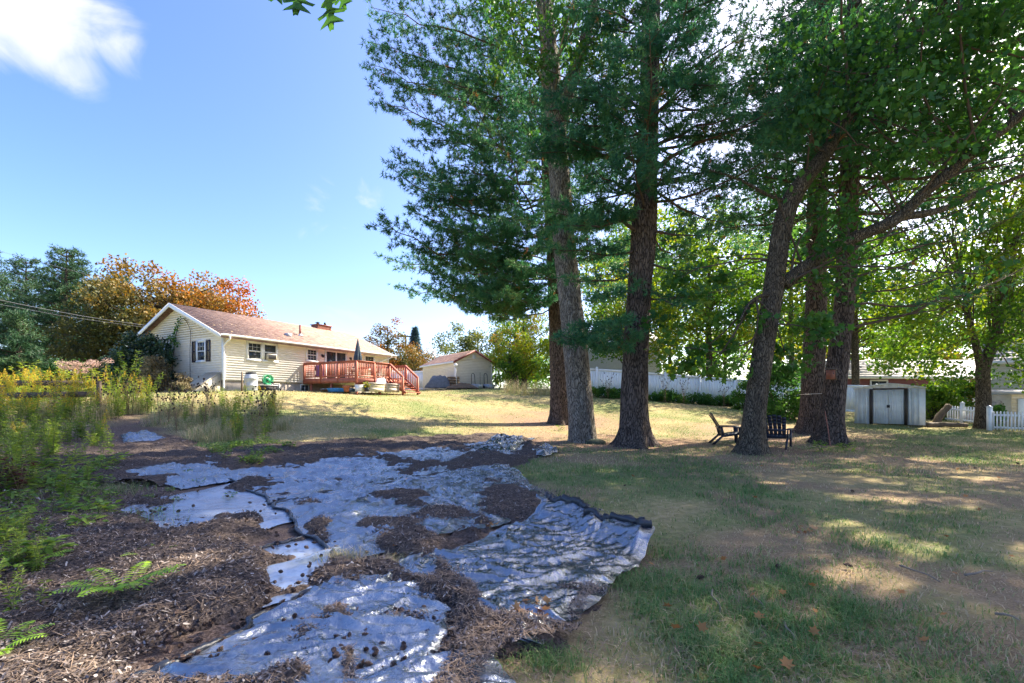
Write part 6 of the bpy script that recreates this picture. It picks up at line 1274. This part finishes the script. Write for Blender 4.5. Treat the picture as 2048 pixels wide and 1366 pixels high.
def weed_proto(kind):
    if kind == 'gold': s, l, f = goldenrod(1.0, True, 3); return (('stems', s, M_stem), ('leaves', l, M_weed), ('flower_plume', f, M_gold))
    if kind == 'green': s, l, f = goldenrod(.75, False, 4, 44); return (('stems', s, M_stem), ('leaves', l, M_weed))
    if kind == 'dry':
        s, l, f = MB(), MB(), MB()
        for k in range(4):
            h = .7+.4*rng.random(); p = stem_path(h, .18); tube(s, p, np.linspace(.006, .003, 7), 4, False)
            for j in range(5):
                a = p[3+int(rng.random()*3)]; b = a+np.array([rng.normal()*.12, rng.normal()*.12, .18+.15*rng.random()]); tube(s, [a, b], np.array([.003, .002]), 3, False); lathe(f, [(0,-.02),(.016,-.01),(.02,.01),(.008,.03),(0,.035)], 6, b)
            n = 14; ff = .1+.6*rng.random(n); b = np.stack([np.interp(ff, np.linspace(0, 1, 7), p[:, c]) for c in range(3)], -1); az = rng.random(n)*6.28; lance(l, b, nrm(np.stack([np.cos(az), np.sin(az), .2+0*az], -1)), .09, .02, .5+.4*rng.random(n))
        return (('stems', s, M_stem_dry), ('leaves', l, M_leaf_dry), ('seed_heads', f, M_seed))
    if kind == 'tallgrass':
        l = MB(); n = 160; blades(l, rng.normal(size=n)*.12, rng.normal(size=n)*.12, .25+.35*rng.random(n), np.full(n, .006), np.clip(.3+.3*rng.normal(size=n), 0, 1), .7, z=np.zeros(n)); return (('blades', l, M_grass),)
    if kind == 'red':
        s, l = MB(), MB()
        for k in range(4):
            h = .6+.3*rng.random(); p = stem_path(h, .25); tube(s, p, np.linspace(.006, .003, 7), 4, False); n = 22; f = .2+.8*rng.random(n); b = np.stack([np.interp(f, np.linspace(0, 1, 7), p[:, c]) for c in range(3)], -1); az = rng.random(n)*6.28; lance(l, b, nrm(np.stack([np.cos(az), np.sin(az), .25+.2*rng.normal(size=n)], -1)), .10+.06*rng.random(n), .045, rng.random(n))
        return (('stems', s, M_stem_dry), ('leaves', l, M_redleaf))
    if kind == 'fern':
        s, l = MB(), MB()
        for k in range(8):
            az = k*.8+rng.normal()*.2; L = .38+.2*rng.random(); t = np.linspace(0, 1, 12); r = t*L; p = np.stack([np.cos(az)*r, np.sin(az)*r, .10+.34*L*np.sin(t*1.9)+.10*k/8], -1); tube(s, p, np.linspace(.004, .0015, 12), 3, False)
            ax = np.array([math.cos(az), math.sin(az), 0]); sd = np.array([-math.sin(az), math.cos(az), 0])
            for sg in (-1, 1):
                f = np.linspace(.15, 1, 15); b = np.stack([np.interp(f, t, p[:, c]) for c in range(3)], -1); lance(l, b, np.broadcast_to(nrm(sd*sg+ax*.45), (15, 3)), .105*np.sin(.35+2.6*f)+.015, .026, np.clip(.5+.25*rng.normal(size=15), 0, 1), .12)
        return (('stalks', s, M_stem), ('fronds', l, M_fern))
    if kind == 'broad':
        s, l = MB(), MB(); n = 46
        for k in range(5): tube(s, stem_path(.28, .5), np.linspace(.004, .002, 7), 3, False)
        az = rng.random(n)*6.28; r = .16*rng.random(n); lance(l, np.stack([np.cos(az)*r, np.sin(az)*r, .04+.2*rng.random(n)], -1), nrm(np.stack([np.cos(az), np.sin(az), .3+.3*rng.normal(size=n)], -1)), .08+.06*rng.random(n), .035+.02*rng.random(n), rng.random(n)*.8, .25); return (('stems', s, M_stem), ('leaves', l, M_weed))
    if kind == 'pink':
        s, l, f = MB(), MB(), MB()
        for k in range(6):
            p = stem_path(1.0+.25*rng.random(), .12)+np.array([rng.normal()*.12, rng.normal()*.12, 0]); tube(s, p, np.linspace(.007, .004, 7), 4, False); n = 22; ff = .1+.75*rng.random(n); b = np.stack([np.interp(ff, np.linspace(0, 1, 7), p[:, c]) for c in range(3)], -1); az = rng.random(n)*6.28; lance(l, b, nrm(np.stack([np.cos(az), np.sin(az), .3+0*az], -1)), .14, .035, .6+.3*rng.random(n)); q = p[-1]+nrm(rng.normal(size=(110, 3)))*(.16*rng.random((110, 1))**.5)*np.array([1, 1, .55]); leaves(f, q, .03, rng.random(110), shape='tri')
        return (('stems', s, M_stem_dry), ('leaves', l, M_weed), ('flower_heads', f, M_pinkf))
    if kind == 'sapling':
        s, l = MB(), MB()
        for k in range(7):
            h = 1.5+.7*rng.random(); p = stem_path(h, .2)+np.array([rng.normal()*.08, rng.normal()*.08, 0]); tube(s, p, np.linspace(.010, .003, 7), 4, False); n = 60; f = .15+.85*rng.random(n); b = np.stack([np.interp(f, np.linspace(0, 1, 7), p[:, c]) for c in range(3)], -1); az = rng.random(n)*6.28; lance(l, b, nrm(np.stack([np.cos(az), np.sin(az), .5+.25*rng.normal(size=n)], -1)), .10+.05*rng.random(n), .045, np.clip(.55+.25*rng.normal(size=n), 0, 1), .2)
        return (('stems', s, M_stem), ('leaves', l, M_weed))
PROTO = {}
def weed(kind, name, label, loc, sc=1.0, group=None, variants=3):
    key = (kind, int(rng.random()*variants))
    if key not in PROTO: PROTO[key] = [(nm, mb_.mesh(nm, m, tint=True)) for nm, mb_, m in weed_proto(kind)]
    t = thing(name, label, 'weed' if kind != 'fern' else 'fern', loc, rng.random()*6.28, group); t.scale = (sc, sc, sc)
    for nm, me in PROTO[key]:
        o = link(nm, me, t)
        if nm in ('leaves', 'blades', 'fronds', 'flower_plume', 'flower_heads', 'seed_heads', 'stems', 'stalks'): o['kind'] = 'stuff'
    return t
def strew(kind, name, label, n, poly, sc, group, ok=None):
    P4 = [GR(*q)[:2] for q in poly]; x0, y0 = np.min(P4, 0); x1, y1 = np.max(P4, 0); k = 0; tries = 0
    while k < n and tries < n*60:
        tries += 1; x, y = x0+(x1-x0)*rng.random(), y0+(y1-y0)*rng.random()
        if not inpoly(np.array([x]), np.array([y]), P4)[0]: continue
        if ok and not ok(x, y): continue
        weed(kind, name, label, (x, y, g(x, y)-.01), sc[0]+(sc[1]-sc[0])*rng.random(), group); k += 1
FIELD = [(-250,905),(-250,806),(60,803),(235,806),(300,812),(305,826),(235,838),(150,862),(60,880)]
strew('gold', 'goldenrod_plant', 'yellow flowered goldenrod in the sunlit weedy field', 170, FIELD, (.75, 1.25), 'goldenrod in the weedy field')
strew('green', 'tall_weed', 'leafy green weed without flowers in the weedy field', 70, FIELD, (.8, 1.2), 'green weeds in the weedy field')
strew('tallgrass', 'grass_tuft', 'tall straw coloured grass tuft in the weedy field', 60, FIELD, (.8, 1.4), 'grass tufts in the weedy field')
strew('dry', 'dry_weed', 'dry brown weed with dark seed heads in the weedy field', 22, FIELD, (.8, 1.2), 'dry weeds in the weedy field')
NEARL = [(-250,1120),(-250,905),(60,885),(200,870),(225,900),(190,960),(150,1040),(60,1110)]
strew('green', 'tall_weed', 'leafy green weed in the shade along the left bed edge', 75, NEARL, (.6, 1.1), 'shaded weeds at the left bed edge')
strew('gold', 'goldenrod_plant', 'goldenrod in the shade along the left bed edge', 4, NEARL, (.7, 1.0), 'shaded goldenrod at the left bed edge')
strew('broad', 'low_weed', 'low broad leaved weed on the bark chips at left', 115, [(-200,1280),(-200,960),(230,930),(250,1000),(130,1110),(60,1230)], (.5, 1.1), 'low weeds on the bark chips')
strew('broad', 'low_weed', 'tiny green weed sprouting from bare bark chips', 16, [(60,1250),(200,1000),(420,930),(480,1010),(430,1180),(300,1300)], (.25, .5), 'tiny sprouts on the bark chips')
strew('red', 'red_weed', 'dark red leaved weed at the left edge', 9, [(-120,1080),(-120,960),(40,960),(70,1040),(40,1080)], (.6, .85), 'dark red weeds at the left edge')
strew('green', 'tall_weed', 'short leafy weed at the lower left edge of the bed', 26, [(-200,1330),(-200,1090),(50,1080),(110,1140),(40,1290)], (.35, .6), 'short weeds at the lower left')
MIDP = [(300,850),(330,818),(560,812),(600,845),(560,872),(500,890),(430,900),(350,868)]
strew('dry', 'dry_weed', 'dry brown weed with dark seed heads on the island before the lawn', 12, MIDP, (.8, 1.25), 'dry weeds on the island')
strew('gold', 'goldenrod_plant', 'goldenrod on the weedy island before the lawn', 16, MIDP, (.6, 1.0), 'goldenrod on the island')
strew('green', 'tall_weed', 'leafy green weed on the island before the lawn', 28, MIDP, (.6, 1.15), 'green weeds on the island')
strew('tallgrass', 'grass_tuft', 'pale grass tuft on the weedy island before the lawn', 46, MIDP, (.7, 1.1), 'grass tufts on the island')
strew('broad', 'low_weed', 'lush low weed at the island foot beside the plastic', 40, [(420,905),(470,892),(600,885),(560,915),(500,935),(450,925)], (.5, .9), 'lush weeds beside the plastic')
for px, py, s, lb in ((262,872,1.0,'pale green leafy sapling before the dark evergreen shrub'),(225,860,.8,'shorter pale green sapling left of the taller one'),(300,862,.7,'pale green sapling nearest the dark evergreen shrub')):
    w = P(px, py, 15.0); weed('sapling', 'leafy_sapling', lb, (w[0], w[1], g(w[0], w[1])), s)
for px, Y, lb in ((135,17,'pink flowered weed clump, left of three beyond the goldenrod'),(160,17.6,'pink flowered weed clump, middle of three beyond the goldenrod'),(185,17.2,'pink flowered weed clump, right of three beyond the goldenrod')):
    x = (px-1024)/FPX*Y; weed('pink', 'pink_weed', lb, (x, Y, g(x, Y)), 1.0+.35*rng.random())
for px, Y, lb in ((78,18,'tall dry flower spike above the goldenrod'),(120,17.5,'narrow yellow green spike beside the pink weeds'),(42,19,'reddish spike at left above the goldenrod')):
    x = (px-1024)/FPX*Y; weed('green', 'tall_weed', lb, (x, Y, g(x, Y)), 2.1)
w = GR(248, 1215); weed('fern', 'fern', 'bright yellow green fern on the bark chips in the foreground', w, .72, variants=1)
w = GR(300, 1130); weed('fern', 'fern', 'smaller bright fern tip above the large one', w, .4, variants=1)
for px, py, s, lb in ((60,1150,.55,'dark green fern in the shade at the left edge'),(-20,1340,.5,'fern cut off by the lower left corner')):
    w = GR(px, py); weed('fern', 'fern', lb, w, s, variants=1)
# grass clumps
def clump(px, py, r, n, h, tint, label):
    w = GR(px, py); t = thing('grass_clump', label, 'grass clump', w); mb_ = MB(); q = rng.normal(size=(n, 2))*np.array([r, r*.6]); blades(mb_, q[:, 0], q[:, 1], h*(.5+.7*rng.random(n)), np.full(n, .0045), np.clip(tint+.2*rng.normal(size=n), 0, 1), 1.2, z=np.zeros(n)); mb_.build('blades', M_grass, t, tint=True, kind='stuff')
for a in ((690,1128,.09,420,.16,.25,'dry grass clump between the sheets'),(765,1142,.10,420,.15,.22,'second dry grass clump, right beside the first'),(215,985,.30,700,.16,.55,'soft green grass clump at the left bed edge'),(190,1055,.34,800,.18,.75,'lush grass clump before the smooth sheet'),(120,1100,.3,500,.14,.7,'low grass clump left of the fern'),(1270,1175,.14,420,.10,.75,'green grass clump at the crinkled sheet corner'),(1100,1330,.12,420,.10,.85,'bright grass clump at the lower end of the bed'),(995,948,.3,420,.10,.6,'grass clump at the far bed edge'),(745,880,.12,200,.3,.35,'reddish small weed clump on the mulch edge'),(1460,1310,.14,420,.10,.55,'pale grass tuft low in the near lawn'),(1560,1180,.16,380,.09,.8,'green grass tuft in the middle of the right lawn'),(1745,1240,.35,900,.09,.92,'deep green turf patch low on the right lawn'),(1925,1030,.3,420,.09,.75,'green turf patch near the right edge')): clump(*a)
w = GR(1122, 862); weed('broad', 'low_weed', 'green leafy weed at the foot of the straight pine', w, .9); 
for px, py, lb in ((1640,905,'ivy patch before the birdhouse pine, left'),(1690,908,'ivy patch before the birdhouse pine, right')): weed('broad', 'low_weed', lb, GR(px, py), 1.2)
for k, (px, Y) in enumerate(((1030,31),(1050,30.2),(1075,30.6),(1015,32),(1092,30))):
    x = (px-1024)/FPX*Y; weed('tallgrass', 'grass_tuft', 'tall straw coloured grass tuft at the sunlit fence end', (x, Y, g(x, Y)), 2.2, 'tall grass by the fence end')
for k, px in enumerate((1330, 1368, 1216, 1448)):
    x = (px-1024)/FPX*29; weed('dry', 'dry_weed', ('dry weed before the fence right of the broad pine', 'dry weed before the fence above the side-on chair', 'dry weed before the fence between the left trunks', 'dry weed before the fence beside the oak')[k], (x, 29, g(x, 29)), 1.4)

# ------------------------------------------------------------------ oak twig hanging in at the top
tw = thing('oak_twig', 'lobed oak leaves hanging into the top edge on a twig', 'oak twig', P(640, -80, 3.2))
o0 = P(640, -80, 3.2)
part('stem', M_twig, tw, lambda b: (tube(b, spline([P(900,-520,3.4)-o0, P(760,-260,3.3)-o0, np.zeros(3), P(575,-45,3.15)-o0], 20), np.linspace(.016, .004, 20), 6), tube(b, [np.zeros(3), P(650,-8,3.2)-o0], np.array([.004,.002]), 4), tube(b, [P(600,-62,3.15)-o0, P(596,-30,3.15)-o0], np.array([.004,.002]), 4)))
OAK = [(0,0),(.05,.10),(.20,.14),(.24,.20),(.10,.28),(.09,.34),(.32,.42),(.42,.40),(.36,.52),(.12,.50),(.11,.58),(.30,.74),(.36,.82),(.22,.80),(.10,.78),(.06,1.0)]
def oakleaf(px, py, L, ang, Y, twist, label):
    out = OAK+[(-a, b+.03) for a, b in OAK[::-1][:-1]]; n = len(out); c = P(px, py, Y)-o0
    d = np.array([math.sin(ang), .25*twist, -math.cos(ang)]); d = nrm(d); s = nrm(np.cross(d, np.array([twist*.5, 1, .2]))); u = np.cross(s, d)
    v = [c+d*L*b+s*L*a*1.05+u*L*(.25*abs(a)+.06*math.sin(b*5)) for a, b in out]; m_ = [c+d*L*b+u*L*.06*math.sin(b*5) for a, b in OAK]; k = len(OAK)
    tris = []
    for i in range(k-1): tris += [(i, i+1, n+i+1), (i, n+i+1, n+i)]
    for i in range(k-1):
        a0, a1 = n-i if i else 0, n-i-1; tris += [(a1, a0, n+i), (a1, n+i, n+i+1)]
    tris = [t for t in tris if max(t) < n+k]
    MB().add(v+m_, t=tris, tint=.1+.3*rng.random()).build('leaf', M_leaf_oak, tw, tint=True)
for a in ((650,-14,.26,.18,3.2,.3,''),(596,-34,.25,-.02,3.15,-.3,''),(672,-34,.19,.35,3.25,.6,''),(690,-60,.2,-.3,3.3,-.5,''),(575,-45,.2,-.7,3.15,.4,'')): oakleaf(*a)
